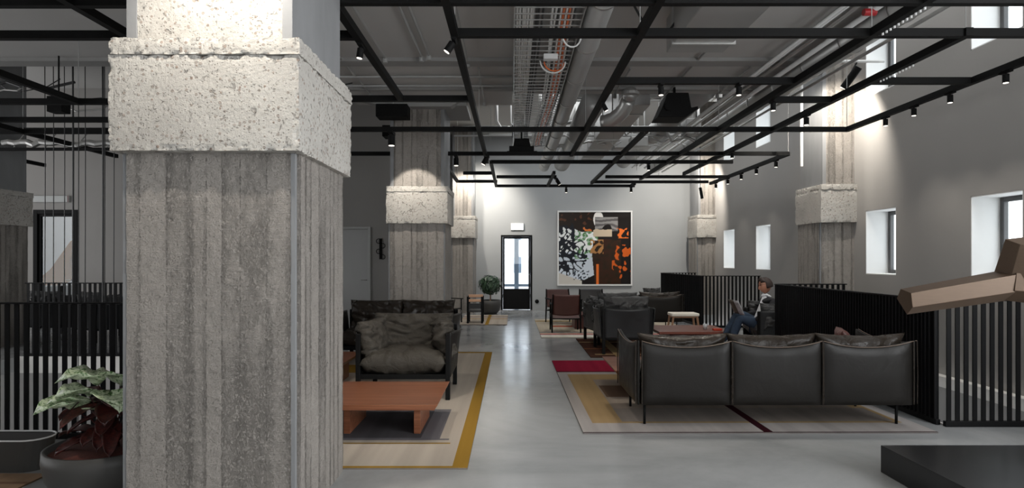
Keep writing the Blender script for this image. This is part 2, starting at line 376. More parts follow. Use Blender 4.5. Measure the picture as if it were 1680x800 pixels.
# rear wall with big glazing openings (behind the camera)
b = MB().box(-14, -1.2, -3.9, -3.6, -.2, 6.6).box(-1.2, 3.2, -3.9, -3.6, 3.3, 6.6).box(-1.2, 3.2, -3.9, -3.6, -.2, 1.2).box(3.2, 5.95, -3.9, -3.6, -.2, 6.6)
tag(b.build('wall_rear', 'wall'), kind='structure')
b = MB().box(-1.2, 3.2, -3.78, -3.77, 1.2, 3.3); tag(b.build('window_20', 'glass'), kind='structure')
# ceilings
b = MB().box(-14, 4.1, -3.6, 8.1, CZ, CZ+.35).box(-2.6, 4.1, 8.1, 9.6, CZ, CZ+.35).box(-2.6, .0, 9.6, 10.3, CZ, CZ+.35)
tag(b.build('ceiling', 'ceil'), kind='structure')
b = MB().box(-14, 4.1, 8.1, 18.1, 5.2, 5.4).box(4.1, 6, -3.6, 18.1, 6.6, 6.8).box(4.0, 4.1, 8.1, 18.1, 5.4, 6.6).box(4.0, 4.1, -3.6, 8.1, CZ+.35, 6.6).box(-14, 4.0, 8.0, 8.1, CZ+.35, 5.4)
tag(b.build('ceiling_upper', 'ceil'), kind='structure')
b = MB()
for y in (5.55, 7.85): b.box(-13.9, 4.05, y, y+.22, CZ-.05, CZ-.001)
for y in (9.2,): b.box(-2.6, 4.05, y, y+.1, CZ-.04, CZ-.001)
tag(b.build('ceiling_beam', 'joint'), kind='structure')

# ---------------------------------------------------------------- columns
def rough_box(mb, x0, x1, y0, y1, z0, z1, st, amp, seed, chip=0.0, cap=True):
    def disp(p):
        p = Vector(p)
        c = Vector(((x0+x1)/2, (y0+y1)/2, p.z)); d = Vector((p.x-c.x, p.y-c.y, 0))
        ex = min(abs(p.x-x0), abs(p.x-x1)); ey = min(abs(p.y-y0), abs(p.y-y1)); ez = min(abs(p.z-z0), abs(p.z-z1))
        e = sorted((ex, ey, ez))[1]
        n1 = nz(p, 9, seed)*amp + nz(p, 40, seed+3)*amp*.8
        ch = chip*max(0, 1-e/.035)*max(0, nz(p, 16, seed+9)+.25+.6*nz(p, 50, seed+5))
        return p + d.normalized()*(n1-ch) + Vector((0, 0, (nz(p, 18, seed+4)*amp*1.2 - ch*.4)*(1 if p.z > (z0+z1)/2 else -1) if ez < 1e-6 and chip else 0))
    nx, ny, nz_ = [max(1, int(round(a/st))) for a in (x1-x0, y1-y0, z1-z0)]
    g = lambda a, b_, t: a+(b_-a)*t
    mb.grid(lambda u, v: disp((g(x0, x1, u), y0, g(z0, z1, v))), nx, nz_)
    mb.grid(lambda u, v: disp((g(x0, x1, u), y1, g(z0, z1, v))), nx, nz_)
    mb.grid(lambda u, v: disp((x0, g(y0, y1, u), g(z0, z1, v))), ny, nz_)
    mb.grid(lambda u, v: disp((x1, g(y0, y1, u), g(z0, z1, v))), ny, nz_)
    if cap:
        for z in (z0, z1): mb.grid(lambda u, v: disp((g(x0, x1, u), g(y0, y1, v), z)), nx, ny)

def column(x0, x1, y0, y1, top, st, name, seed, o=.08, base=0.0):
    """lower shaft, projecting collar 2.09 .. 2.70, narrower upper shaft"""
    b = MB()
    b.mat('board'); rough_box(b, x0+.035, x1-.035, y0, y1, base, 2.12, st, .003, seed, .0, False)
    rough_box(b, x0, x1, y0+.035, y1-.035, base, 2.12, st*1.5, .003, seed, 0, False)
    b.mat('smoothconc')
    for cx in (x0+.012, x1-.05):
        b.box(cx, cx+.038, y0+.006, y0+.05, base, 2.12)
    b.mat('agg')
    rough_box(b, x0-.012, x1+.04, y0-o, y1+.04, 2.09, 2.61, st, .0025, seed+1, .016)
    rough_box(b, x0-.004, x1+.048, y0-o-.012, y1+.045, 2.61, 2.70, st, .003, seed+2, .016)
    b.mat('agg' if name == 'pillar_near' else 'board'); rough_box(b, x0+.09, x1-.065, y0-.005, y1-.05, 2.69, top, st*1.4, .003, seed+5, 0, False)
    b.mat('smoothconc'); b.box(x0+.045, x0+.10, y0-.014, y1-.04, 2.69, top); b.box(x1-.075, x1-.02, y0-.014, y1-.04, 2.69, top)
    return tag(b.build(name, weld=True), kind='structure')
column(-2.18, -1.197, 3.39, 4.35, CZ, .012, 'pillar_near', 1.0)
column(-2.06, -1.10, 10.1, 11.05, CZ+.35, .03, 'pillar_middle', 5.0)
column(-1.69, -1.05, 16.9, 17.9, 5.2, .05, 'pillar_far', 9.0)
column(-9.7, -8.75, 10.1, 11.05, 5.2, .05, 'pillar_left', 12.0)
column(4.94, 5.6, 9.8, 10.57, 6.6, .03, 'pillar_right', 15.0)
column(5.0, 5.6, 16.5, 17.3, 6.6, .05, 'pillar_right_far', 19.0)
tag(MB().box(-1.35, -.75, 10.0, 11.1, 4.02, 4.1).prism([(-2.5, 4.1), (-2.1, 3.98), (-1.0, 3.98), (-.8, 4.1)], 9.9, 10.09).build('pillar_capital', 'joint'), kind='structure')

# ---------------------------------------------------------------- doors, signs
def door(name, x0, x1, y, z1, fr=.07, glass=None, mat='black', thick=.06, handle_side=1):
    r = bpy.data.objects.new(name, None); C.objects.link(r); r.location = ((x0+x1)/2, y, 0); tag(r, kind='structure'); w_ = (x1-x0)/2
    MB().box(-w_, -w_+fr, -.04, .1, 0, z1).box(w_-fr, w_, -.04, .1, 0, z1).box(-w_+fr, w_-fr, -.04, .1, z1-fr, z1).build('door_frame', mat, r, bevel=.005)
    b = MB(); s = .05; a0, a1 = -w_+fr+.004, w_-fr-.004; zt = z1-fr-.004
    if glass:
        g0 = glass
        b.box(a0, a0+s, 0, thick, .01, zt).box(a1-s, a1, 0, thick, .01, zt).box(a0+s, a1-s, 0, thick, .01, g0).box(a0+s, a1-s, 0, thick, zt-s, zt)
        b.build('door_leaf', mat, r, bevel=.004)
        MB().box(a0+s, a1-s, .025, .032, g0, zt-s).build('door_pane', 'glass', r)
    else:
        b.box(a0, a1, 0, thick, .01, zt).build('door_leaf', mat, r, bevel=.004)
    hx = (a1-.035)*handle_side
    MB().tube([(hx, -.0, 1.05), (hx, -.05, 1.05), (hx-.11*handle_side, -.05, 1.05)], .009, 8).build('door_handle', 'galv', r)
    return r
door('door_1', -.33, .6, FY+.03, 2.22, .055, .62)
door('door_2', -10.36, -9.4, 13.22, 2.57, .09, .35)
door('door_3', -4.05, -3.06, 13.2, 2.2, .05, None, 'doorgrey')
t = thing('exit_sign', 'white illuminated exit sign box above the black glazed door in the far wall', 'sign', (.155, FY-.05, 2.36))
MB().box(-.19, .19, 0, .049, 0, .21).build('housing', 'white', t, bevel=.006); MB().box(-.175, .175, -.004, 0, .015, .195).build('face', 'signlit', t)
t = thing('wall_sign', 'long pale sign panel above the dark glazed door at the far left', 'sign', (-9.98, 13.15, 2.73))
MB().box(-.42, .42, 0, .045, 0, .14).build('housing', 'stripdim', t, bevel=.006); MB().box(.38, .42, -.003, 0, 0, .14).build('end_mark', 'maroon', t)
tag(MB().lathe([(0, 0), (.055, 0), (.06, .012), (.05, .03), (0, .032)], 20).build('door_stop', 'black', None, True, loc=(.74, FY-.001, .25)), 'small round black door stop on the far wall right of the black door', 'door stop').rotation_euler = (pi/2, 0, 0)
t = thing('wall_bracket', 'small dark metal wall bracket with hanging rings beside the pale grey door', 'bracket', (-2.84, 13.19, 1.45))
MB().box(-.03, .03, -.012, 0, .05, .5).build('plate', 'black', t)
for zz, xx in ((.1, .05), (.22, -.04), (.34, .05), (.44, -.04)):
    MB().tube([(xx+.05*cos(a*pi/6), -.03, zz+.05*sin(a*pi/6)) for a in range(13)], .008, 6).build('ring', 'black', t)
# outside the far door
t = thing('building', 'white building seen through the glass of the far black door', 'building', (1.0, 27, 0))
MB().box(-6, 6, 0, 3, 0, 3.2).box(-6, 6, .2, 3, 3.2, 7).build('wall', 'facade', t)
for x in (-2.6, -1.7, -.75, -.1, .55, 1.5):
    for z in (.9, 2.35): MB().box(x-.16, x+.16, -.02, .02, z, z+.7).build('window', 'facadedark', t)
t = thing('outdoor_post', 'blue grey post standing right outside the glass of the far door', 'post', (.145, 19.6, 0))
MB().box(-.07, .07, 0, .12, -.2, 3).build('shaft', 'facadedark', t); MB().box(-.4, .5, .02, .08, .62, .70).build('lower_bar', 'facadedark', t)
tag(MB().box(-14, 8, 18.6, 40, -.25, -.2).build('ground_outside', 'facade'), kind='structure')
# beyond the left door
tag(MB().box(-14, -2.4, 18.0, 18.09, 0, 5).build('wall_beyond_left_door', 'facade'), kind='structure')
t = thing('bent_sculpture', 'ochre folded sculpture seen through the left glazed door', 'sculpture', (-11.9, 15.2, 0))
MB().prism([(-.05, .85), (.45, 1.25), (.95, 1.95), (1.25, 2.05), (1.25, 1.75), (.95, 1.55), (.85, .95), (.6, .85)], -.1, .1).build('folded_body', 'orange', t, bevel=.02)
MB().cyl((.6, 0, 0), (.7, 0, 1.0), .03).build('stand', 'black', t)
area('lit_room_beyond_door', (-11, 15.6, 4.9), (0, 0, 0), 4, 3, 120)

# ---------------------------------------------------------------- railings
def railing(p0, p1, label, h=1.14, group='black slatted railings around the floor openings', sp=.08, fin=False):
    p0, p1 = Vector((*p0, 0)), Vector((*p1, 0)); L = (p1-p0).length; ang = math.atan2(p1.y-p0.y, p1.x-p0.x)
    t = thing('railing', label, 'railing', p0, ang, group)
    MB().box(0, L, -.022, .022, h-.015, h).build('top_rail', 'rail', t, bevel=.003); MB().box(0, L, -.02, .02, 0.001, .05).build('bottom_rail', 'rail', t, bevel=.003)
    n = max(2, int(round(L/sp))); src = None
    for i in range(n):
        if src is None: src = (MB().box(-.006, .006, -.020, .020, .05, h-.015) if fin else MB().box(-.020, .020, -.005, .005, .05, h-.015)).build('baluster', 'rail', t); c = src
        else: c = src.copy(); C.objects.link(c); c.parent = t
        c.location = ((i+.5)*L/n, 0, 0)
    return t
railing((3.88, 5.47), (5.36, 5.47), 'black slatted railing at right foreground, facing the camera behind the bronze beam')
railing((3.86, 5.52), (3.86, 8.93), 'long black slatted railing running back behind the three-seat leather sofa', sp=.055, fin=True)
railing((3.88, 8.97), (4.92, 8.97), 'short black slatted railing behind the armchair where the man sits')
railing((4.22, 13.37), (5.45, 13.37), 'black slatted railing facing the camera beyond the seated man')
railing((4.21, 13.42), (4.02, 16.42), 'far dark slatted railing running back beside the pale stool', sp=.06, fin=True)
railing((4.07, 16.47), (4.98, 16.47), 'farthest black slatted railing against the right wall')
railing((-7.55, 5.1), (-2.66, 5.1), 'black slatted railing nearest the camera on the left behind the plant')
railing((-7.5, 9.4), (-2.66, 9.4), 'black slatted railing on the far edge of the left floor opening')
railing((-2.62, 5.14), (-2.62, 9.36), 'black slatted railing running back behind the near concrete pillar', sp=.1)

# ---------------------------------------------------------------- lighting track grids
TZ = 3.35
def track(name, label, longs, trans, wires, beads=()):
    t = thing(name, label, 'lighting track', (0, 0, 0))
    h, ww = .033, .030
    for x, y0, y1 in longs: MB().box(x-ww, x+ww, y0, y1, TZ-h, TZ+h).build('long_bar', 'black', t)
    for y, x0, x1 in trans: MB().box(x0, x1, y-ww, y+ww, TZ-h+.002, TZ+h+.002).build('cross_bar', 'black', t)
    for x, y, zt in wires: MB().cyl((x, y, TZ), (x, y, zt), .004, n=6).build('suspension_wire', 'conduit', t)
    for (x, y0, y1) in beads:
        b = MB()
        for i in range(int((y1-y0)/.05)): b.cyl((x+.03, y0+i*.05, TZ-.05), (x+.03, y0+i*.05, TZ-.03), .008, n=6)
        tag(b.build('clip_row', 'white', t), kind='stuff')
    return t
track('lighting_track', 'black square lighting track grid nearest the camera above the seating area',
    [(-1.28, 3.2, 7.05), (-.47, 3.2, 11.6), (1.05, 3.2, 10.8), (2.95, 3.2, 8.7), (3.72, 4.95, 8.7), (4.78, 3.2, 8.7)],
    [(4.36, -1.28, 4.8), (5.0, -.5, 4.8), (6.34, 1.05, 2.95), (6.34, 3.72, 4.78), (7.04, -1.95, -.45), (7.08, 2.95, 3.72), (8.7, -2.3, 4.8)],
    [(-.47, 5, CZ), (1.05, 5, CZ), (2.95, 5, CZ), (3.72, 5.0, 6.6), (4.78, 5, 6.6), (-.47, 8.7, CZ), (1.05, 8.7, CZ), (2.95, 8.7, CZ), (4.78, 8.7, 6.6)],
    [(3.72, 5.7, 6.3), (2.95, 4.4, 5.0)])
track('lighting_track', 'black lighting track grid hanging farther back in front of the far wall',
    [(-.4, 11.6, 15.4), (-1.3, 11.7, 14.5), (.9, 13.0, 15.4), (1.93, 8.72, 14.8), (2.95, 8.72, 14.0), (3.72, 8.72, 13.2), (4.85, 10.7, 14.9), (3.0, 14.9, 15.35)],
    [(10.7, -2.9, 4.85), (11.6, -.4, 4.2), (13.1, -1.05, -.4), (13.7, -.35, 1.0), (13.7, 2.1, 4.85), (14.5, -1.3, -.35), (14.6, 1.9, 4.7), (15.4, -.4, 3.1)],
    [(4.85, 10.7, 6.6), (-.4, 11.6, 5.2), (1.93, 11.6, 5.2), (3.3, 13.7, 5.2), (-1.3, 14.5, 5.2), (2.6, 12.7, 5.2)])
track('lighting_track', 'black lighting track grid at the upper left beside the near pillar',
    [(-3.17, 3.3, 5.05), (-5.1, 4.3, 7.2), (-6.9, 6.6, 8.2), (-7.1, 7.4, 10.95), (-9.2, 8.0, 12.0)],
    [(4.4, -7, -2.2), (5.05, -7.5, -1.26), (7.17, -9, -2.6), (8.1, -7, -2.6), (8.85, -9, -2.6), (10.7, -6.5, -3)],
    [(-3.17, 5.05, CZ), (-5.1, 7.17, CZ), (-7.1, 8.85, 5.2), (-7.1, 10.9, 5.2)])

def make_spot():
    t = thing('spotlight', 'x', 'spotlight'); 
    MB().box(-.018, .018, -.06, .06, -.02, 0).build('track_adapter', 'black', t); MB().cyl((0, 0, -.02), (0, 0, -.06), .008, n=8).build('stem', 'black', t)
    MB().cyl((0, 0, -.03), (0, 0, -.105), .026, n=20).build('body', 'black', t, bevel=.002); MB().cyl((0, 0, -.105), (0, 0, -.108), .021, n=20).build('lens', 'lens', t)
    return t
S0 = make_spot(); SN = [0]
def spot(x, y, label, rx=0, ry=0, s=1.0, z=None):
    o = place(S0, (x, y, (TZ-.028) if z is None else z), 0, label, 'track spotlights', first=SN[0] == 0, scale=(s, s, s)); o.rotation_euler = (rx, ry, 0); SN[0] += 1; return o
ordw = ['nearest', 'second nearest', 'third nearest', 'fourth nearest', 'fifth nearest', 'sixth nearest']
spot(-1.28, 5.18, 'black track spotlight on the bar just right of the near pillar', 0, .15, 1.1)
spot(-.47, 5.05, 'black spotlight tilted left at the corner of the near grid left bar', 0, .6, 1.2)
spot(1.05, 7.1, 'black spotlight on the slanting bar right of the cable tray', 0, -.5)
spot(1.55, 6.34, 'black spotlight just above the large black projector', 0, 0, 1.1)
spot(2.36, 6.34, 'black spotlight right of the projector on the same cross bar', 0, 0, 1.1)
for k, y in enumerate((5.9, 6.65, 7.25, 7.8)): spot(4.78, y, 'black spotlight on the right edge bar of the near grid, %s of four' % ordw[k], s=1.1)
for k, y in enumerate((11.2, 12.1, 12.9, 13.7, 14.5)): spot(4.85, y, 'small black spotlight on the right edge bar of the far grid, %s of five' % ordw[k], s=1.25)
spot(3.0, 7.0, 'black spotlight where the crossing short bar meets the right long bar', 0, 0, 1.1)
spot(3.72, 10.3, 'small black spotlight high in front of the right wall upper window', s=1.1)
spot(-1.72, 8.7, 'large black cylinder spotlight in front of the middle pillar top', s=1.9)
spot(-.98, 10.7, 'black cylinder spotlight lighting the far left pillar', s=1.7)
spot(-.42, 10.7, 'tilted black spotlight beside the glow over the far left pillar', 0, .5, 1.7)
spot(.98, 13.7, 'bright angled spotlight above the painting, left one', .3, -.6, 1.6)
spot(1.37, 15.4, 'small spotlight on the last cross bar left of the painting centre', s=1.3)
spot(3.0, 15.35, 'small spotlight on the last cross bar right of the painting', s=1.3)
spot(3.72, 7.7, 'black spotlight beside the white vertical pipe by the right pillar', s=1.2)
spot(2.6, 11.6, 'small spotlight under the cross bar left of the far right glow', s=1.2)
t = thing('wall_spotlight', 'black cylinder spotlight angled on a white pipe above the glowing right pillar', 'spotlight', (5.02, 9.0, 4.3))
MB().cyl((-1.15, 0, .12), (.47, 0, .12), .022, n=12).build('mounting_pipe', 'white', t)
MB().cyl((.07, 0, .1), (.0, 0, -.02), .012, n=8).build('bracket', 'black', t); MB().cyl((.07, -.05, .02), (-.06, .12, -.24), .055, n=24).build('body', 'black', t); MB().cyl((-.06, .12, -.24), (-.0615, .1225, -.244), .048, n=24).build('lens', 'lens', t)
t = thing('pendant_spotlight', 'slim black pendant spotlight hanging on a rod before the far right pillar', 'spotlight', (4.6, 14.9, 3.0))
MB().cyl((0, 0, .25), (0, 0, 3.6), .008, n=8).build('rod', 'black', t); MB().cyl((0, 0, .25), (.05, 0, -.02), .035, n=16).build('body', 'black', t)

# beams that really light the place (spots of the tracks)
spot_light((-1.50, 2.86, 3.40), (-1.62, 3.4, 1.9), 135, 125, .7)
spot_light((-1.6, 9.35, 3.28), (-1.58, 10.1, 2.35), 110, 62, .25)
spot_light((-1.2, 16.2, 3.75), (-1.3, 16.9, 3.1), 210, 120, .6)
spot_light((-.8, 16.9, 3.7), (-.9, 18.1, 3.1), 190, 120, .6)
spot_light((4.75, 9.2, 4.05), (5.2, 9.8, 3.45), 240, 130, .6)
spot_light((4.4, 10.1, 3.95), (4.94, 10.2, 3.5), 40, 120, .6)
spot_light((4.6, 15.7, 3.9), (4.9, 16.6, 3.3), 340, 130, .6)
for y in (5.9, 6.65, 7.25, 7.8): spot_light((4.78, y, 3.15), (5.45, y+.1, .9), 24, 75, .8)
for y in (11.2, 12.9, 14.5): spot_light((4.85, y, 3.1), (5.5, y, .9), 14, 70, .8)
spot_light((1.2, 13.9, 3.2), (2.3, 18, 1.9), 90, 50, .7); spot_light((1.37, 15.4, 3.2), (2.4, 18, 1.9), 50, 60, .7)
for p, q, e in (((-1.28, 5.2, 3.2), (-1.1, 6.3, 0), 60), ((-.47, 5.05, 3.2), (-1.4, 5.6, 0), 45), ((1.55, 6.34, 3.15), (1.9, 6.2, 0), 45), ((2.36, 6.34, 3.15), (2.6, 5.6, .3), 45), ((1.12, 7.1, 3.2), (1.2, 9.8, 0), 50),
                ((2.9, 7, 3.2), (3.2, 9.2, .5), 60), ((-.45, 10.7, 3.2), (-1.5, 8.9, .5), 45), ((1.93, 11.6, 3.2), (1.5, 12.5, .2), 60), ((3.3, 13.7, 3.2), (2.9, 12.6, .3), 50), ((2.6, 11.6, 3.2), (2.9, 10.2, .3), 45),
                ((-.9, 13.1, 3.2), (-.7, 15.3, .2), 45), ((0.1, 4.3, 3.3), (.3, 5.0, 0), 40)):
    spot_light(p, q, e*2.4, 75, .9)

# ---------------------------------------------------------------- services on the ceiling
t = thing('cable_tray', 'long galvanised cable tray running back above the aisle', 'cable tray', (0, 0, 0))
tx0, tx1, tz = .03, .68, 3.86
MB().box(tx0-.012, tx0, 3.2, 13, tz-.03, tz+.05).build('side_rail', 'galv', t); MB().box(tx1, tx1+.012, 3.2, 13, tz-.03, tz+.05).build('side_rail', 'galv', t)
src = None
for i in range(66):
    y = 3.3+i*.148
    if src is None: src = MB().box(tx0, tx1, -.005, .005, tz-.024, tz-.014).build('rung', 'galv', t); src.location.y = y
    else: c = src.copy(); C.objects.link(c); c.parent = t; c.location.y = y
for i in range(5):
    for x in (tx0, tx1): MB().cyl((x, 4.2+i*2.2, tz+.04), (x, 4.2+i*2.2, CZ if i < 3 else 5.2), .006, n=6).build('hanger_rod', 'galv', t)
cab = [('white', x) for x in (.055, .08, .105, .13, .155, .18, .205)]+[('black', x) for x in (.235, .26, .30)]+[('white', .42), ('white', .445), ('black', .47), ('white', .50), ('orange', .525), ('white', .55), ('orange', .58), ('white', .605), ('black', .628)]
cnames = {'white': 0, 'black': 0, 'orange': 0}; on = ['leftmost', 'second', 'third', 'fourth', 'fifth', 'sixth', 'seventh', 'eighth', 'ninth', 'tenth', 'eleventh', 'twelfth', 'thirteenth']
for colr, x in cab:
    k = cnames[colr]; cnames[colr] += 1; sd = x*31
    MB().tube([(x+.012*nz((y*.6, x*9, 0), 1, sd)+(.03*sin(y*.9) if x > .4 else 0), y, tz+.004+.006*nz((y, x, 3), 1, sd)) for y in [3.2+.22*j for j in range(44)]], .0115, 6).build('cable', 'cable_'+colr).__setitem__('label', '%s cable lying in the ceiling cable tray, %s %s one from the left' % (colr, on[k], colr))
for o in [o for o in bpy.data.objects if o.name.startswith('cable') and o.type == 'MESH' and not o.parent and 'label' in o]: tag(o, None, 'cable', 'cables in the tray')
for k, (a, b_, cx, cy, m) in enumerate(((.10, .13, .62, 6.3, 'cable_white'), (.12, .1, .5, 7.2, 'cable_orange'), (.15, .14, .48, 7.15, 'cable_white'))):
    tag(MB().tube([(cx+a*cos(u*pi/9+pi), cy+.05*u/9, tz-.03-b_*sin(u*pi/9)) for u in range(10)], .009, 6).build('hanging_cable_loop', m), ['white cable loop sagging below the tray by the second cross bar', 'orange cable loop drooping under the cable tray', 'white cable loop drooping beside the orange loop'][k], 'cable loop')
tag(MB().box(.36, .52, 6.9, 7.0, tz-.09, tz-.03).build('junction_box', 'white', bevel=.006), 'white junction box clipped under the cable tray', 'junction box')

def duct(name, label, x, z, r, y0, y1, mat='duct', bands=1.2, group=None):
    t = thing(name, label, 'duct', (x, y0, z), 0, group)
    MB().cyl((0, 0, 0), (0, y1-y0, 0), r, n=28).build('pipe', mat, t, smooth=True)
    n = int((y1-y0)/bands)
    for i in range(1, n+1): MB().cyl((0, i*bands-.02, 0), (0, i*bands+.02, 0), r+.008, n=28).build('band', 'galv', t, smooth=True)
    return t
duct('ventilation_duct', 'round grey duct running back just right of the cable tray', .84, 3.93, .135, 3.2, 16)
t = thing('rectangular_duct', 'wide rectangular grey duct on the ceiling near the camera', 'duct', (1.92, 3.0, 3.665))
MB().box(-.3, .3, 0, 3.4, 0, .36).build('casing', 'duct', t, bevel=.01)
for i in range(3): MB().box(-.32, .32, .9+i*1.1, .95+i*1.1, -.015, .375).build('flange', 'galv', t)
t = thing('rectangular_duct', 'pale rectangular duct hanging behind the projector', 'duct', (1.95, 9.7, 3.95))
MB().box(-.25, .25, 0, 6, 0, .45).build('casing', 'duct', t, bevel=.01)
for i in range(5): MB().box(-.265, .265, .6+i*1.1, .65+i*1.1, -.015, .465).build('flange', 'galv', t)
duct('ventilation_duct', 'round duct beyond the lower ceiling left of the projector', 1.3, 4.0, .2, 9.8, 16)
duct('ventilation_duct', 'round duct under the ceiling edge beyond the projector right side', 3.1, 4.25, .2, 9.8, 17)
duct('ventilation_duct', 'large shiny round duct along the ceiling edge beside the right wall', 3.85, 3.98, .15, 4.2, 16.5, 'galv', .9)
for k, (x, z, r) in enumerate(((3.35, 4.03, .022), (3.46, 4.03, .022), (3.6, 3.98, .03), (4.06, 3.86, .02), (3.25, 3.98, .018))):
    tag(MB().cyl((x, 4.5, z), (x, 16.5, z), r, n=12).build('pipe', 'galv' if k % 2 else 'white', smooth=True), 'thin service pipe beside the large shiny duct, %s from the left' % ['second', 'third', 'fourth', 'last', 'first'][k], 'pipe', 'pipes along the right ceiling edge')
for k, (x, y0, y1) in enumerate(((-1.62, 5.9, 7.8), (-1.15, 6.0, 7.75), (-1.05, 5.9, 7.7), (-2.2, 6.4, 9.5), (-.45, 8.2, 10), (-.58, 5.7, 8), (1.6, 8.2, 9.5), (2.4, 6.3, 9.5), (3.2, 8.1, 9.5))):
    tag(MB().cyl((x, y0, CZ-.03), (x, y1, CZ-.03), .016, n=8).cyl((x, y1, CZ-.03), (x, y1, CZ-.09), .03, n=10).build('ceiling_conduit', 'conduit'), 'thin pale conduit under the painted ceiling, ' + ['left of the near grid first bar', 'second of the pair behind the near pillar', 'right one of the pair behind the near pillar', 'farthest left above the side bar', 'beside the middle pillar', 'left of the near grid second bar', 'just right of the round duct', 'above the projector', 'near the right pipes'][k], 'conduit', 'ceiling conduits')
for k, (y, x0, x1, z) in enumerate(((9.0, -2.5, 1.0, CZ-.04), (12.2, -1, 3.6, 4.15), (12.6, -1.2, 3.8, 4.05), (13.2, -.5, 4.0, 4.2), (8.55, -2.5, .0, CZ-.04))):
    tag(MB().cyl((x0, y, z), (x1, y, z), .018, n=10).build('cross_pipe', 'conduit', smooth=True), 'cross pipe under the ceiling, ' + ['in front of the middle pillar top', 'nearest of three beyond the ceiling edge', 'middle of three beyond the ceiling edge', 'farthest of three beyond the ceiling edge', 'one bay ahead of the middle pillar'][k], 'pipe', 'cross pipes')
# tangle of small services in the far bay
random.seed(3)
for k in range(16):
    x = -.3+k*.28; y = 11.6+random.random()*1.6; z = 3.85+random.random()*.3
    pts = [(x, y, 5.19), (x, y, z+.2)]+[(x+.12*j, y+.05*sin(j*2), z+.12*nz((j, k, 1), 1, 2)) for j in range(1, 6)]
    tag(MB().tube(pts, .014 if k % 3 else .03, 8).build('service_pipe', ['galv', 'white', 'conduit'][k % 3], smooth=True), 'bent service pipe in the far ceiling bay, number %s from the left' % (on+['fourteenth', 'fifteenth', 'sixteenth'])[k].replace('leftmost', 'first'), 'pipe', 'service pipes in the far bay')
for k, (x, y, z, sx) in enumerate(((-1.9, 9.6, 3.75, .5), (.15, 11.8, 3.9, .3), (2.6, 12.4, 3.8, .35), (-2.1, 10.9, 3.7, .45))):
    t = thing('fan_coil_box', 'dark equipment box under the ceiling, ' + ['left of the middle pillar top', 'at the far end of the cable tray', 'over the far right grid', 'behind the middle pillar'][k], 'equipment box', (x, y, z))
    MB().box(-sx/2, sx/2, 0, .3, 0, .2).build('casing', 'galv' if k == 2 else 'black', t, bevel=.01); MB().cyl((0, .15, .2), (0, .15, 5.2-z if y > 10.3 or k == 1 else CZ-z), .01, n=6).build('hanger', 'galv', t)
t = thing('cable_ladder', 'galvanised ladder tray crossing the far ceiling bay above the far grid', 'cable tray', (.9, 11.3, 4.50))
for y in (0, .3): MB().box(0, 3.0, y, y+.02, 0, .06).build('side_rail', 'galv', t)
for i in range(15): MB().box(.1+i*.2, .12+i*.2, 0, .3, .005, .02).build('rung', 'galv', t)
for i in (1, 5): MB().cyl((i*.5, .15, 0), (i*.5, .15, .70), .006, n=6).build('hanger_rod', 'galv', t)
for k in range(5):
    tag(MB().tube([(.95+.1*j, 11.36+k*.045+.02*nz((j*.4, k, 0), 1, 3), 4.535+.03*abs(nz((j*.5, k, 1), 1, 7))) for j in range(29)], .013, 6).build('cable', ['cable_white', 'cable_black'][k % 2]), 'cable on the crossing ladder tray in the far bay, %s one' % on[k].replace('leftmost', 'nearest'), 'cable', 'cables on the crossing ladder tray')
for k, (x, y, w_) in enumerate(((1.0, 13.0, .5), (2.25, 13.4, .6), (3.4, 11.9, .3))):
    t = thing('air_diffuser', 'sheet metal air box in the far ceiling bay, %s from the left' % on[k].replace('leftmost', 'first'), 'air box', (x, y, 3.95), 0, 'air boxes'); MB().box(0, w_, 0, .4, 0, .3).build('casing', 'duct', t, bevel=.01)
    MB().tube([(w_/2, .2, .3), (w_/2, .2, .6), (w_/2+.1, .2, .8), (w_/2+.3, .2, .9)], .09, 14).build('hose', 'galv', t, smooth=True)
    for i in range(3): MB().box(.03, w_-.03, .06+i*.11, .12+i*.11, -.01, 0).build('vane', 'galv', t)
# elbow duct
t = thing('flexible_duct', 'crinkled silver elbow duct left of the projector', 'duct', (1.75, 9.0, 3.66))
pts = [(0+.0, 0, .28)]+[(-.35*(1-cos(a*pi/20)), .1, .1-.35*sin(a*pi/20)+.2) for a in range(11)]
MB().tube([(p[0], p[1]+.03*j, p[2]) for j, p in enumerate(pts)], [.11+(.008 if j % 2 else 0) for j in range(len(pts))], 20).build('hose', 'galv', t, smooth=True); MB().cyl((0, 0, .26), (0, 0, .3), .13, n=20).build('collar', 'duct', t)
# red sprinkler fittings and white vertical pipe
for k, (x, y, z) in enumerate(((3.55, 6.05, 3.95), (3.35, 5.65, 3.97))):
    t = thing('sprinkler_fitting', ['red sprinkler coupling just above the right long bar', 'second red coupling farther up near the frame top'][k], 'pipe fitting', (x, y, z)); MB().cyl((-.06, 0, 0), (.06, 0, 0), .035, n=14).build('coupling', 'red', t); MB().cyl((0, 0, .0), (0, 0, CZ-z), .015, n=8).build('drop_pipe', 'white', t)
tag(MB().cyl((4.68, 9.85, 3.0), (4.68, 9.85, 6.6), .022, n=10).build('vertical_pipe', 'white'), 'white vertical pipe running up beside the right pillar', 'pipe')

tag(MB().tube([(1.2+.55*k/14, 6.1, CZ-.02-.34*sin(pi*k/14)) for k in range(15)], .012, 8).build('hanging_cable_loop', 'cable_black', smooth=True), 'black cable loop sagging from the ceiling near the rectangular duct at the frame top', 'cable loop')
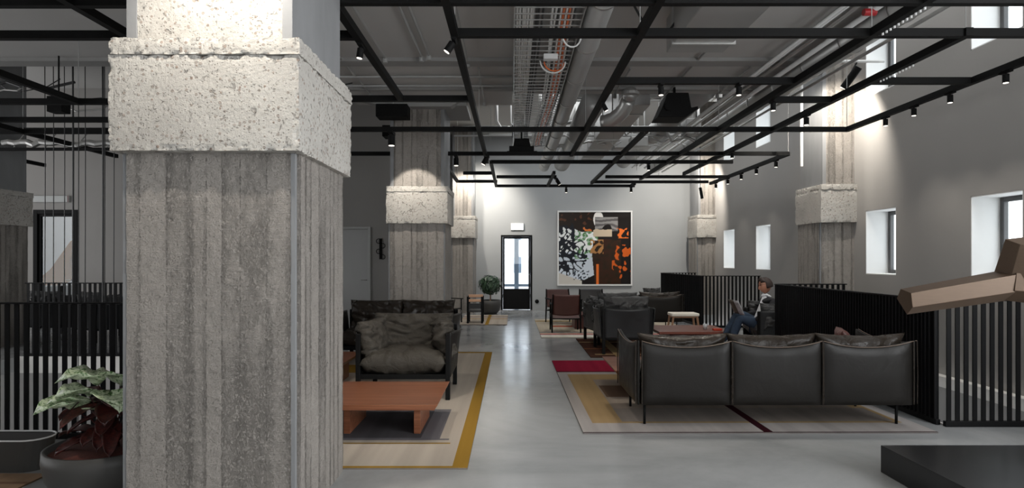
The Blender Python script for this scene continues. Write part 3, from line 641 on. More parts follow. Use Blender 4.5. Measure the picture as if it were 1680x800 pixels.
# projectors
t = thing('projector', 'large black projector hanging under the ceiling right of the ducts', 'projector', (2.45, 9.15, 3.60))
MB().prism([(-.30, 0), (.12, 0), (.30, .12), (.30, .16), (.20, .14), (.16, .36), (-.14, .36), (-.24, .12)], -.15, .28).build('body', 'black', t, bevel=.01)
MB().cyl((-.15, -.15, .14), (-.15, -.19, .14), .05, n=20).build('lens', 'black', t); MB().cyl((0, .05, .36), (0, .05, .49), .02, n=10).build('ceiling_mount', 'black', t)
t = thing('projector', 'small black projector hanging in front of the far grid left of centre', 'projector', (.17, 10.9, 3.4))
MB().box(-.22, .22, -.15, .15, 0, .10).box(-.26, .28, -.1, .16, -.02, .02).build('body', 'black', t, bevel=.01); MB().prism([(-.15, .1), (.16, .1), (.13, .24), (-.12, .24)], -.1, .1).build('upper_housing', 'black', t)
MB().cyl((0, 0, .2), (0, 0, 1.8), .015, n=8).build('ceiling_mount', 'black', t)

# left: hanging wires and truss bits
random.seed(11)
wl = ['first', 'second', 'third', 'fourth', 'fifth', 'sixth', 'seventh', 'eighth', 'ninth']
for k, px in enumerate((73, 87, 105, 119, 128, 139, 168, 171, 186)):
    y = 8.6; x = (px-840)*y/1000
    tag(MB().tube([(x, y, 5.2), (x+.01, y, 3.0), (x, y, -1.0)], .006 if px not in (119, 168) else .012, 6).build('hanging_wire', 'cable_black'), 'thin black wire hanging into the left floor opening, %s from the left' % wl[k], 'wire', 'wires hanging into the left opening')
for k in range(12):
    x = -8.5+.45*k; y = 8.7+random.random()*1.2; z = 3.9+random.random()*.4
    pts = [(x+.2*j, y, z+.16*nz((j*.6, k, 0), 1, 5)-.06*sin(j*pi/6)*2) for j in range(7)]
    tag(MB().tube(pts, random.choice((.008, .014, .02)), 6).build('slack_cable', 'cable_black' if k % 3 else 'galv'), 'slack cable strung under the upper left ceiling, %s from the left' % (wl+['tenth', 'eleventh', 'twelfth'])[k], 'cable', 'slack cables at the upper left')
t = thing('service_truss', 'dark cable truss hanging beyond the left pillar gap', 'truss', (-8.3, 9.8, 3.25))
for z in (0, .32): MB().box(0, 5, 0, .05, z, z+.045).build('chord', 'black', t)
for i in range(10): MB().tube([(.25+i*.5, .025, .02), (.5+i*.5, .025, .34)], .01, 6).build('brace', 'galv', t)
MB().tube([(.1+i*.1, 0.02, .12+.06*nz((i, 1, 1), .6, 1)) for i in range(49)], .05, 8).build('cable_bundle', 'galv', t)
t = thing('wall_speaker', 'small black box speaker hanging between the left grid bars', 'speaker', (-5.8, 7.8, 3.55)); MB().box(-.1, .1, -.08, .08, -.18, .02).build('cabinet', 'black', t, bevel=.01); MB().cyl((0, 0, .02), (0, 0, .55), .01, n=6).build('hanger', 'black', t)

# ---------------------------------------------------------------- rugs
def rug(name, x0, y0, x1, y1, base, rects, label, rz=0, piv=None, th=.012):
    xs = sorted({x0, x1, *[v for r in rects for v in (r[0], r[2])]}); ys = sorted({y0, y1, *[v for r in rects for v in (r[1], r[3])]})
    bm = bmesh.new(); cl = bm.loops.layers.float_color.new('Col')
    piv = piv or ((x0+x1)/2, (y0+y1)/2)
    V = {}
    for i, x in enumerate(xs):
        for j, y in enumerate(ys): V[i, j] = bm.verts.new((x-piv[0], y-piv[1], th))
    def col(cx, cy):
        c = base
        for r in rects:
            if r[0] < cx < r[2] and r[1] < cy < r[3]: c = r[4]
        return c
    for i in range(len(xs)-1):
        for j in range(len(ys)-1):
            f_ = bm.faces.new([V[i, j], V[i+1, j], V[i+1, j+1], V[i, j+1]]); c = col((xs[i]+xs[i+1])/2, (ys[j]+ys[j+1])/2)
            for l in f_.loops: l[cl] = (*c, 1)
    bm.normal_update()
    ex = [e for e in bm.edges if e.is_boundary]
    r = bmesh.ops.extrude_edge_only(bm, edges=ex)
    for v in [g for g in r['geom'] if isinstance(g, bmesh.types.BMVert)]: v.co.z = .001
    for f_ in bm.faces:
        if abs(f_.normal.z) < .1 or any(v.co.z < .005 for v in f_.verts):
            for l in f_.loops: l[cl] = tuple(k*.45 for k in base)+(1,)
    bmesh.ops.recalc_face_normals(bm, faces=bm.faces)
    me = bpy.data.meshes.new(name); bm.to_mesh(me); bm.free(); me.materials.append(MT['rug'])
    o = bpy.data.objects.new(name, me); C.objects.link(o); o.location = (*piv, 0); o.rotation_euler.z = rz
    return tag(o, label, 'rug')
BE = (.47, .41, .345); MU = (.33, .19, .035); GR = (.17, .16, .17); DG = (.085, .08, .085); LI = (.38, .35, .335); BG = (.035, .008, .012); TA = (.36, .25, .13); WH = (.62, .6, .56)
rug('rug', -3.4, 4.35, -.318, 9.8, BE, [(-3.4, 4.35, -.318, 4.39, MU), (-.43, 4.35, -.318, 9.8, MU), (-3.4, 9.68, -.318, 9.8, MU),
    (-2.9, 4.92, -.50, 4.95, MU), (-2.9, 4.95, -.65, 9.15, BE), (-2.7, 5.02, -.60, 6.05, GR), (-2.7, 5.08, -.76, 6.0, DG), (-2.7, 5.02, -.52, 5.06, GR), (-2.4, 8.0, -1.0, 8.6, MU)], 'beige woven rug with mustard yellow border under the left seating group')
rug('rug', .60, 5.24, 3.66, 8.98, LI, [(.6, 8.1, 3.66, 8.98, (.26, .015, .04)), (.6, 8.05, 3.66, 8.1, BG), (.64, 5.5, 3.60, 5.85, LI), (.72, 5.55, 3.55, 7.9, TA), (1.0, 5.75, 3.4, 7.55, (.30, .25, .21)), (1.02, 6.6, 1.5, 7.2, (.13, .085, .06)), (1.0, 5.6, 3.5, 6.1, (.26, .225, .20)),
    (2.16, 5.24, 2.24, 8.1, BG), (.6, 5.24, 3.66, 5.26, BG)], 'long rug in lilac grey and tan with crimson end under the three-seat sofa', rz=R(.4))
rug('rug', 1.2, 9.28, 3.7, 11.45, (.085, .04, .028), [(1.3, 9.5, 3.6, 9.6, TA), (1.2, 10.1, 3.7, 10.2, (.25, .1, .05)), (1.2, 10.9, 3.7, 11.0, TA), (1.6, 9.28, 1.75, 11.45, TA)], 'brown striped rug under the charcoal armchair seen from behind')
rug('rug', .56, 11.6, 3.75, 15.2, (.55, .48, .38), [(.56, 11.6, 3.75, 12.05, WH), (.56, 12.05, 3.75, 12.2, (.33, .05, .06)), (.56, 12.35, 3.75, 12.45, (.12, .12, .18)), (.56, 14.6, 3.75, 14.75, MU), (.9, 13.4, 3.4, 13.7, (.4, .1, .06))], 'pale rug with red and white stripes under the brown sling chairs')
rug('rug', -1.25, 13.85, -.11, 16.3, (.5, .43, .36), [(-1.25, 13.85, -.11, 13.95, DG), (-.62, 13.85, -.54, 16.3, MU), (-1.25, 15.7, -.11, 15.85, (.2, .12, .1)), (-1.25, 15.2, -.11, 15.3, MU)], 'small pale rug with dark edge in front of the far potted plant')
rug('rug', -5.6, 3.2, -3.22, 4.24, (.30, .20, .13), [(-5.6, 3.2+i*.12, -3.22, 3.24+i*.12, (.20, .12, .08)) for i in range(8)], 'brown striped rug at the lower left corner beside the black planter')

# ---------------------------------------------------------------- seating
def cushion(parent, name, w_, d, h, loc, rot, mat, seed, wr=.02, ear=.07, nn=34, fold=1.0):
    """soft pillow lying in xy, thickness z"""
    b = MB()
    def fn(sgn):
        def g(u, v):
            a, c = u*2-1, v*2-1
            t = (max(0, 1-abs(a)**3.4)*max(0, 1-abs(c)**3.4))**.42
            px = a*w_/2*(1-ear*(1-c*c)); py = c*d/2*(1-ear*(1-a*a))
            e = 1-t
            rid = 1-abs(nz((a*2.2, c*2.2, sgn), 1.3, seed))*2.2
            wz = wr*(rid*.9*(.35+e)+nz((a*6, c*6, sgn*3), 1, seed+2)*.5*(.4+e)) * min(1, t*3)
            fz = -wr*fold*.8*max(0, 1-abs(nz((a*1.3+c*.4, c*1.1, 0), 1.2, seed+8))*7)*min(1, t*3)
            return Vector((px, py, sgn*(h/2*t)+wz+fz+nz((a, c, 0), 1.5, seed+5)*wr*.8))
        return g
    for sg in (1, -1): b.grid(fn(sg), nn, nn)
    o = b.build(name, mat, parent, smooth=True, weld=True); o.location = loc; o.rotation_euler = rot; return o
def cyl_box(b, x, y, z0, z1, s): b.box(x-s, x+s, y-s, y+s, z0, z1)

def sling_armchair(W=1.0, n=1, frame='black', panel='leather', cush='nubuck', seed=1.0, name='armchair', cat='armchair', D=.8, upright=True, seat_z=.37, topz=.82, arms=True):
    """faces -Y.  Square posts, leather sheet sides and back, loose cushions"""
    t = thing(name, 'x', cat); hw, hd = W/2-.025, D/2
    for sx in (-1, 1):
        for sy, hh in ((-1, .70), (1, .72)):
            b = MB(); cyl_box(b, 0, 0, 0, hh, .024); b.build('leg', frame, t, bevel=.006).location = (sx*hw, sy*hd, 0)
        # side sheet flaring outward
        def sp(u, v, sx=sx):
            y = -hd+.01+u*(2*hd-.02); z = .24+v*(.47+.02*sin(pi*u)-.03*(1-abs(2*u-1)))
            return Vector((sx*(hw+.022+.055*sin(pi*min(1, u*1.0+.0)*.9)*v**1.3+.03*u*v), y, z))
        MB().grid(sp, 20, 14).build('side_panel', panel, t, smooth=True, thick=.014)
    MB().grid(lambda u, v: Vector((-hw+.02+u*(2*hw-.04), hd+.02+.05*v*v*sin(pi*u)**.6, .24+v*(.49-.03*sin(pi*u)))), 24, 14).build('back_panel', panel, t, smooth=True, thick=.014)
    MB().box(-hw, hw, -hd-.02, -hd+.02, .22, .27).box(-hw, hw, hd-.02, hd+.02, .22, .27).box(-hw-.02, -hw+.02, -hd, hd, .22, .27).box(hw-.02, hw+.02, -hd, hd, .22, .27).box(-hw, hw, -hd, hd, .235, .255).build('base_frame', frame, t, bevel=.004)
    sw = (2*hw-.06)/n
    for k in range(n):
        cx = -hw+.03+sw*(k+.5)
        cushion(t, 'seat_cushion', sw*1.02, D*1.02, .31, (cx, -.04, seat_z), (R(-2), 0, 0), cush, seed+k, .03, .03)
        cushion(t, 'back_cushion', sw*1.06, .50, .22, (cx, hd-.13, topz-.20), (R(76), 0, 0), cush, seed+10+k*3, .045, .06)
    if arms:
        for sx in (-1, 1):
            cushion(t, 'arm_cushion', .62, .44, .22, (sx*(hw-.08), -.06, .61), (R(90)*0, R(-72*sx), 0) if False else (0, R(sx*68), R(90)*0), cush, seed+20+sx, .045, .08).rotation_euler = (R(78), 0, R(90+sx*8))
    return t
AC = sling_armchair(1.0, 1, seed=2.0)
AC.location = (-1.155, 6.86, 0.012); AC['label'] = 'worn grey-brown leather armchair facing the camera behind the near teak table'; AC['group'] = 'loose cushioned leather armchairs'
SB = sling_armchair(1.66, 2, cush='leathercush', seed=5.0, name='sofa', cat='sofa', D=.84, arms=False, topz=.83, seat_z=.35)
SB.location = (-1.66, 8.95, .012); SB['label'] = 'two-seat dark brown leather sofa against the middle pillar, cushions facing the camera'
AG = sling_armchair(.80, 1, panel='greyleather', cush='greycush', seed=8.0, topz=.86, seat_z=.40)
AG.location = (1.80, 9.98, .012); AG.rotation_euler.z = pi+R(2); AG['label'] = 'charcoal leather armchair seen from behind on the brown rug'; AG['group'] = 'loose cushioned leather armchairs'
place(AG, (1.80, 11.02, .012), pi+R(10), 'second charcoal armchair partly hidden beyond the one on the brown rug', 'loose cushioned leather armchairs')
place(AG, (4.22, 9.68, .0), R(-95), 'dark leather armchair holding the seated man', 'loose cushioned leather armchairs')
place(AG, (-8.75, 11.8, 0), R(170), 'dark armchair beyond the left railings under the glazed door', 'loose cushioned leather armchairs')
place(AG, (-7.55, 11.4, 0), R(150), 'dark armchair beyond the left railings next to the near pillar edge', 'loose cushioned leather armchairs')

def panel_sofa(n, sw, D=.9, label='', name='sofa', cat='sofa', seed=1.0):
    """faces -Y. thin padded back and arm panels with sagging top edges, rod legs"""
    t = thing(name, label, cat); W = n*sw; hw, hd = W/2, D/2; z0, zt = .20, .715; th = .055
    top = lambda u: zt+.055*abs(2*u-1)**2.2
    def panel(P, nm, wid):
        b = MB(); b.mat('leather'); nu, nv = 18, 12
        def q(u, v, s):
            uu = u*2-1; e = 1-max(abs(uu)**14, (abs(2*v-1))**16)
            a, c_ = u*(wid-.008)+.004, z0+v*(top(u)-z0)
            bul = (.009*sin(pi*u)**.5*sin(pi*v)**.5 if s > 0 else 0)
            return P(a, s*(th/2)*max(.35, e)+bul, c_)
        b.grid(lambda u, v: q(u, v, 1), nu, nv); b.grid(lambda u, v: q(u, v, -1), nu, nv)
        for u in (0, 1): b.grid(lambda s, v: q(u, v, s*2-1), 1, nv)
        for v in (0, 1): b.grid(lambda u, s: q(u, v, s*2-1), nu, 1)
        o = b.build(nm, None, t, smooth=True, weld=True, bevel=.006)
        MB().tube([P(.006+u*(wid-.012), th/2-.004, top(u)-.003) for u in [k/20 for k in range(21)]], .0045, 8).build('piping', 'piping', o, smooth=True)
        for uu in (.004, wid-.004): MB().tube([P(uu, th/2-.002, z0+.01), P(uu, th/2+.002, (z0+zt)/2), P(uu, th/2-.004, top(0)-.004)], .005, 8).build('seam_cord', 'leathercush', o)
    for k in range(n): panel(lambda a, c, z, k=k: Vector((-hw+k*sw+a, hd+c, z)), 'back_panel', sw)
    for sx in (-1, 1): panel(lambda a, c, z, sx=sx: Vector((sx*(hw+.02+c), hd-a, z)), 'arm_panel', D)
    MB().box(-hw, hw, -hd+.02, hd, z0-.005, z0+.10).build('base', 'leather', t, bevel=.015)
    for sx in (-1, 1):
        for sy in (-1, 1): MB().cyl((sx*(hw-.06), sy*(hd-.13), 0), (sx*(hw-.06), sy*(hd-.13), z0), .012, n=12).build('leg', 'black', t, smooth=True)
    for k in range(n):
        cx = -hw+sw*(k+.5)
        cushion(t, 'seat_cushion', sw*.99, D*.92, .20, (cx, -.04, z0+.19), (0, 0, 0), 'leathercush', seed+k, .01, .01)
        cushion(t, 'back_cushion', sw*1.03, .52, .20, (cx, hd-.16, .57), (R(80), 0, 0), 'leathercush', seed+7+k*2.3, .018, .12)
    return t
SA = panel_sofa(3, .80, .92, 'large three-seat black leather sofa seen from behind on the right rug', seed=3.0)
SA.location = (2.34, 5.85, .012); SA.rotation_euler.z = pi
pl = bpy.data.objects.new('throw_pillow', None); bpy.data.objects.remove(pl)
o = cushion(None, 'throw_pillow', .42, .42, .13, (3.38, 6.15, .60), (R(70), 0, R(70)), 'slinglether', 31, .012, .08); tag(o, 'reddish brown leather pillow at the right end of the large sofa', 'pillow')
SC = panel_sofa(1, .86, .9, 'black leather lounge chair with sagging back edge beyond the pale stool', 'lounge_chair', 'armchair', seed=13.0)
SC.location = (3.02, 12.95, .012); SC.rotation_euler.z = pi+R(6)
o = cushion(None, 'throw_pillow', .40, .36, .14, (3.0, 13.02, .72), (R(72), 0, R(10)), 'greycush', 37, .03, .1); tag(o, 'crumpled dark grey pillow on the lounge chair beyond the stool', 'pillow')

def sling_chair(leath, seed=0):
    """faces -Y. slim black frame, saddle leather back and seat slings"""
    t = thing('sling_chair', 'x', 'chair'); hw = .29
    for sx in (-1, 1):
        MB().tube([(sx*hw, .30, 0), (sx*hw, .24, .38), (sx*(hw-.02), .34, .78)], [.016, .018, .014], 8).build('leg', 'black', t)
        MB().tube([(sx*hw, -.28, 0), (sx*hw, -.27, .56)], .016, 8).build('leg', 'black', t)
        MB().box(sx*hw-.022, sx*hw+.022, -.32, .30, .56, .58).build('armrest', 'black', t, bevel=.006)
        MB().tube([(sx*hw, -.27, .34), (sx*hw, .25, .28)], .013, 8).build('side_rail', 'black', t)
    MB().tube([(-hw, -.27, .34), (hw, -.27, .34)], .013, 8).build('front_stretcher', 'black', t); MB().tube([(-hw, .25, .28), (hw, .25, .28)], .013, 8).build('rear_stretcher', 'black', t)
    MB().grid(lambda u, v: Vector((-hw+.01+u*(2*hw-.02), -.28+.50*v, .355-.06*v-.035*sin(pi*u))), 12, 12).build('seat_sling', leath, t, smooth=True, thick=.006)
    MB().grid(lambda u, v: Vector((-hw+.02+u*(2*hw-.04), .22+.12*v+.03*sin(pi*u), .36+v*.41-.02*sin(pi*u)*(1-v))), 12, 12).build('back_sling', leath, t, smooth=True, thick=.006)
    return t
CH = sling_chair('slinglether'); CH.location = (1.10, 12.62, .012); CH.rotation_euler.z = pi; CH['label'] = 'red-brown leather sling chair with its back to the camera on striped rug'; CH['group'] = 'slim framed sling chairs'
place(CH, (1.13, 14.2, .012), R(8), 'red-brown sling chair farther back facing the camera below the painting', 'slim framed sling chairs')
CB = sling_chair('slingdark'); CB.location = (1.88, 14.2, .012); CB['label'] = 'black leather sling chair below the painting right of the brown one'; CB['group'] = 'slim framed sling chairs'
place(CB, (-1.58, 14.3, 0), R(60), 'black sling chair showing behind the two-seat sofa right end', 'slim framed sling chairs')

# stools
def stool(name, label, w_, d, h, leg, pad, loc, splay=.04, cat='stool'):
    t = thing(name, label, cat, loc); 
    for sx in (-1, 1):
        for sy in (-1, 1): MB().tube([(sx*(w_/2-.03+splay), sy*(d/2-.03), 0), (sx*(w_/2-.04), sy*(d/2-.04), h-.06)], [.018, .022], 10).build('leg', leg, t)
    MB().box(-w_/2+.03, w_/2-.03, -d/2+.03, d/2-.03, h-.09, h-.06).build('apron', leg, t, bevel=.005)
    MB().box(-w_/2, w_/2, -d/2, d/2, h-.06, h).build('seat', pad, t, bevel=.02, seg=3); return t
stool('stool', 'pale topped stool with brown wooden legs beyond the dark red table', .54, .36, .45, 'woodpale', 'dentcloth', (3.37, 12.0, 0))
t = thing('side_chair', 'small black framed chair with tan leather slats in front of the far plant', 'chair', (-.86, 14.35, .012))
for sx in (-1, 1):
    for sy in (-1, 1): MB().box(sx*.165-.025, sx*.165+.025, sy*.2-.02, sy*.2+.02, 0, .62).build('leg', 'black', t, bevel=.006)
MB().box(-.17, .17, -.2, .2, .26, .30).build('seat_panel', 'slingdark', t, bevel=.006)
MB().box(-.17, .17, -.21, -.17, .50, .56).build('tan_slat', 'tan', t, bevel=.008); MB().box(-.17, .17, .16, .2, .58, .65).build('tan_slat', 'tan', t, bevel=.008)
MB().box(-.17, .17, -.2, -.17, .34, .46).build('front_panel', 'slingdark', t)

# tables
def coffee_table(label, x0, x1, y0, y1, h, lx, mat='table', group='low wooden coffee tables', inset=.27):
    t = thing('coffee_table', label, 'coffee table', ((x0+x1)/2, (y0+y1)/2, .012), 0, group); w_, d = (x1-x0)/2, (y1-y0)/2
    b = MB(); n = 4
    MB().prism([(-w_, h), (-w_+.03, h-.045), (w_-.03, h-.045), (w_, h)], -d, d).build('tabletop', mat, t, bevel=.003)
    for x in lx: MB().box(x-.028-(x0+x1)/2, x+.028-(x0+x1)/2, -d+inset, d-.1, 0, h-.045).build('leg', mat, t, bevel=.003)
    return t
coffee_table('teak coffee table nearest the camera in front of the worn armchair', -1.62, -.60, 4.93, 5.88, .31, (-1.41, -.81))
coffee_table('teak coffee table peeking out between the near pillar and the worn armchair', -2.75, -1.93, 7.0, 7.85, .30, (-2.6, -2.1))
coffee_table('teak coffee table in front of the large three-seat sofa', 1.10, 2.35, 6.50, 7.45, .30, (1.35, 2.1))
t = thing('coffee_table', 'dark red wooden table with solid block base before the seated man', 'coffee table', (2.98, 10.25, .012), 0, 'low wooden coffee tables')
MB().box(-.62, .56, -.48, .52, .285, .325).build('tabletop', 'tabledark', t, bevel=.004); MB().box(-.42, -.02, -.36, .36, 0, .285).box(.0, .36, -.36, .36, 0, .285).build('block_base', 'maroon', t, bevel=.006)
t = thing('coffee_table', 'dark maroon block table between the brown sling chairs', 'coffee table', (1.62, 13.35, .012), 0, 'low wooden coffee tables')
MB().box(-.33, .3, -.4, .4, .27, .31).build('tabletop', 'maroon', t, bevel=.004); MB().box(-.28, .26, -.34, .34, 0, .27).build('block_base', 'maroon', t, bevel=.006)
t = thing('drinking_glass', 'small clear glass standing on the dark red table', 'glass', (3.20, 10.1, .338)); 
MB().lathe([(0, 0), (.03, 0), (.037, .09), (.034, .09), (.028, .008), (0, .008)], 20).build('glass_body', 'glasscup', t, smooth=True); MB().tube([(.036, 0, .07), (.06, 0, .06), (.06, 0, .03), (.033, 0, .02)], .004, 6).build('glass_handle', 'glasscup', t)
tag(MB().box(-.07, .07, -.04, .04, 0, .03).build('card_box', 'redbox', loc=(3.36, 9.98, .338), bevel=.004), 'small red box lying on the dark red table', 'box')

# ---------------------------------------------------------------- painting
b = bmesh.new(); cl = b.verts.layers.float_color.new('Col'); N = 170; S_ = 2.13
def artcol(u, v):          # v up
    n = nz((u*6, v*6, 0), 1, 4); n2 = nz((u*18, v*18, 0), 1, 9); n3 = nz((u*34, v*34, 0), 1, 2)
    c = (.012, .009, .008)
    if v > .72 and u < .5: c = (.02, .012, .008) if n2 < .3 else (.10, .04, .02)
    snow = (v < .80-.18*u+.05*n) and u < .56+.05*n and (v > .06+.5*max(0, u-.35))
    if snow: c = (.62, .68, .76) if v < .45 else (.85, .87, .86)
    if snow and v > .35 and u > .15 and n2 > .05: c = (.09, .22, .08) if n3 > 0 else (.35, .5, .36)
    tree = ((u-.1)**2/.09+(v-.42)**2/.09) < 1 and abs(nz((u*15, v*15, 0), 1, 6)) < .17
    if tree or (u < .22 and .2 < v < .85 and n2 > -.02): c = (.012, .014, .02)
    if u < .32 and v < .14-.35*u+.02: c = (.6, .57, .52)
    if snow and .2 < u < .42 and v < .2 and n3 > .1: c = (.05, .06, .08)
    # figure, dark brown, right of centre
    if u > .46+.10*abs(v-.42) and v < .62+.04*n and u < .86: c = (.035+.02*n2, .016, .008)
    if .44 < u < .62 and .42 < v < .62 and n2 > 0: c = (.42, .20, .07)
    if ((u-.55)/.07)**2+((v-.90)/.11)**2 < 1: c = (.83, .80, .76)
    if .50 < u < .82 and .74 < v < .93 and n > -.25: c = (.30, .29, .28) if sin(v*90+n*5) > 0 else (.12, .11, .11)
    if .48 < u < .74 and .66 < v < .76+.02*n2: c = (.62, .50, .36)
    if u > .74 and n2+n > .32 and .08 < v < .55: c = (.60, .11, .015)
    if .80 < u < .97 and .64 < v < .78 and n2 > -.02+.2*abs(n3): c = (.85, .18, .03)
    if .52 < u < .555 and v < .28: c = (.75, .17, .03)
    if .34 < u < .5 and .74 < v < .79 and n2 > 0: c = (.7, .2, .05)
    return c
g = [[b.verts.new((S_*(i/N-.5), 0, S_*j/N)) for j in range(N+1)] for i in range(N+1)]
for i in range(N+1):
    for j in range(N+1): g[i][j][cl] = (*artcol(i/N, j/N), 1)
for i in range(N):
    for j in range(N): b.faces.new((g[i][j], g[i+1][j], g[i+1][j+1], g[i][j+1]))
t = thing('painting', 'large square framed picture of snow and dark figure on the far wall', 'painting', (2.45, FY-.06, .76))
me = bpy.data.meshes.new('canvas'); b.to_mesh(me); b.free(); me.materials.append(MT['art']); o = bpy.data.objects.new('canvas', me); C.objects.link(o); o.parent = t
s = S_/2; MB().box(-s-.045, -s, -.02, .059, -.045, S_+.045).box(s, s+.045, -.02, .059, -.045, S_+.045).box(-s, s, -.02, .059, -.045, 0).box(-s, s, -.02, .059, S_, S_+.045).build('frame', 'white', t, bevel=.004)
MB().box(-s, s, .01, .059, 0, S_).build('backing', 'black', t)

# ---------------------------------------------------------------- plants
def leaf(parent, base, az, el, L, W, mat, seed, name='leaf', droop=.5):
    d = Vector((cos(az)*cos(el), sin(az)*cos(el), sin(el))); side = Vector((-sin(az), cos(az), 0))
    def fn(u, v):
        s_ = (v*2-1); wv = W*(sin(pi*min(1, u*1.01))**.45)*(1-.15*u)+.004
        p = Vector(base)+d*L*u-Vector((0, 0, droop*L*u*u))+side*wv*s_/2
        n_ = d.cross(side); p += n_*(-.16*W*s_*s_+.022*W*sin(u*14+s_*2+seed))*-1
        return p
    return MB().grid(fn, 16, 8).build(name, mat, parent, smooth=True, thick=.002)
t = thing('potted_plant', 'broad leaved plant with variegated green and dark red leaves beside the near pillar', 'potted plant', (-2.575, 3.90, 0))
MB().lathe([(0, 0), (.20, 0), (.27, .05), (.335, .15), (.355, .26), (.35, .325), (.33, .325), (.325, .26), (0, .255)], 56).build('pot', 'pot', t, smooth=True)
MB().lathe([(0, .30), (.2, .32), (.325, .29)], 40).build('soil', 'soil', t, smooth=True)
random.seed(5)
def at(px, py, y): return ((px-840)*y/1000+2.575, y-3.90, 1.5-(py-425)*y/1000)
heads = [((140, 622), 'leaf_var', .30, .25, 3.4, .30), ((95, 660), 'leaf_var', .27, .20, 3.7, .05), ((125, 640), 'leaf_var', .24, .20, 2.9, .2), ((150, 665), 'leaf_var', .24, .15, 3.9, .1), ((175, 625), 'leaf_var', .26, .2, 5.6, .3),
         ((160, 640), 'leaf_var', .24, .18, .3, .2), ((188, 640), 'leaf_var', .2, .16, .2, .1), ((120, 655), 'leaf_var', .2, .15, 3.3, 0), ((155, 705), 'leaf_var', .16, .07, 5.2, .2)]
tips = [(100, 612), (66, 666), (98, 640), (125, 668), (150, 605), (196, 652), (200, 660), (84, 650), (176, 695)]
stem = Vector((.02, 0, .30))
for k, ((px, py), m, L, W_, az, el) in enumerate(heads):
    y = 3.9+(-.18+.05*(k % 5)); bs = Vector(at(px+22, py+10, y)); tp = Vector(at(tips[k][0], tips[k][1], y-.12)); d = tp-bs
    lf = leaf(t, bs, math.atan2(d.y, d.x), math.asin(max(-.9, min(.9, d.z/d.length)))+.25, max(.18, d.length*1.35), W_*1.5, m, k)
    MB().tube([stem+Vector((random.uniform(-.05, .05), 0, 0)), (stem+bs)/2+Vector((0, 0, .05)), bs], [.007, .005, .004], 6).build('stalk', 'leaf_red', t)
for k in range(30):
    az = random.uniform(0, 2*pi); r = random.uniform(.02, .16); bs = Vector((r*cos(az)+.04, r*sin(az), random.uniform(.34, .66)))
    leaf(t, bs, az, random.uniform(-.1, .6), random.uniform(.16, .27), random.uniform(.10, .17), 'leaf_red', k+20)
    if k % 3 == 0: MB().tube([stem, bs], .005, 6).build('stalk', 'leaf_red', t)
t = thing('potted_plant', 'round bushy dark green plant in black bowl left of the far door', 'potted plant', (-.60, 16.75, 0))
MB().lathe([(0, 0), (.17, 0), (.26, .10), (.30, .26), (.295, .38), (.27, .38), (.26, .33), (0, .33)], 40).build('pot', 'pot', t, smooth=True)
MB().tube([(0, 0, .3), (.01, 0, .5), (.0, 0, .72)], [.02, .016, .02], 8).build('trunk', 'woodpale', t)
b = MB(); random.seed(9)
for k in range(420):
    a, c = random.uniform(0, 2*pi), math.acos(random.uniform(-1, 1)); rr = .33*random.uniform(.55, 1)
    p = Vector((rr*sin(c)*cos(a), rr*sin(c)*sin(a), .80+rr*cos(c)*.85)); q = (p-Vector((0, 0, .75))).normalized(); s_ = q.cross(Vector((random.random(), random.random(), random.random()))).normalized(); u_ = q.cross(s_); sz = random.uniform(.035, .065)
    vs = [b.bm.verts.new(p+x_) for x_ in (-u_*sz*1.4, s_*sz*.7+q*.01, u_*sz*1.4, -s_*sz*.7+q*.01)]; b._f(vs)
b.build('foliage', 'leaf_green', t)
t = thing('planter_tray', 'low black rounded planter with pale rim at the lower left edge', 'planter', (-4.5, 4.40, 0))
b = MB(); n = 20
out = [(-1.3, -.13), (1.05, -.13)]+[(1.05+.13*sin(a*pi/10), -.13*cos(a*pi/10)) for a in range(11)]+[(1.05, .13), (-1.3, .13)]
A = [b.bm.verts.new((x*.97, y*.9, 0)) for x, y in out]; B = [b.bm.verts.new((x, y, .225)) for x, y in out]
for i in range(len(out)): b._f([A[i], A[(i+1) % len(out)], B[(i+1) % len(out)], B[i]])
b._f(A); b._f([b.bm.verts.new((x, y, .215)) for x, y in out]); b.build('body', 'pot', t)
MB().tube([(x, y, .226) for x, y in out]+[(-1.3, -.13, .226)], .006, 6).build('rim', 'white', t)

# ---------------------------------------------------------------- plinth and bronze beam
tag(MB().box(2.60, 5.2, 1.9, 4.30, 0, .19).build('plinth', 'plinth', bevel=.004), 'low black satin plinth at the lower right corner', 'plinth')
t = thing('bronze_sculpture', 'angular brown bronze beam sculpture rising from the black plinth', 'sculpture', (3.2, 3.9, .19))
def beam(b, p0, p1, s0, s1, roll=0.0):
    p0, p1 = Vector(p0), Vector(p1); d = (p1-p0).normalized(); up = Vector((0, 0, 1)) if abs(d.z) < .9 else Vector((0, 1, 0)); a = d.cross(up).normalized(); c = a.cross(d); q = Matrix.Rotation(roll, 3, d); a = q @ a; c = q @ c
    sh = [(-1, -.25), (-.55, .75), (.75, .95), (1, -.1), (.35, -1)]
    A = [b.bm.verts.new(p0+s0*(x*a+y*c)) for x, y in sh]; B = [b.bm.verts.new(p1+s1*(x*a+y*c)) for x, y in sh]
    b._f(A[::-1]); b._f(B)
    for k in range(5): b._f([A[k], A[(k+1) % 5], B[(k+1) % 5], B[k]])
def W3(px, py, y): return Vector(((px-840)*y/1000, y, 1.5-(py-425)*y/1000))-Vector((3.2, 3.9, .19))
b = MB(); beam(b, W3(1484, 493, 3.9), W3(1668, 463, 3.85), .085, .10, 0.35); b.build('lower_arm', 'sculpt', t, bevel=.002)
b = MB(); beam(b, W3(1672, 470, 3.85), W3(1690, 396, 3.75), .12, .10, .3); b.build('upper_arm', 'sculpt', t, bevel=.002)
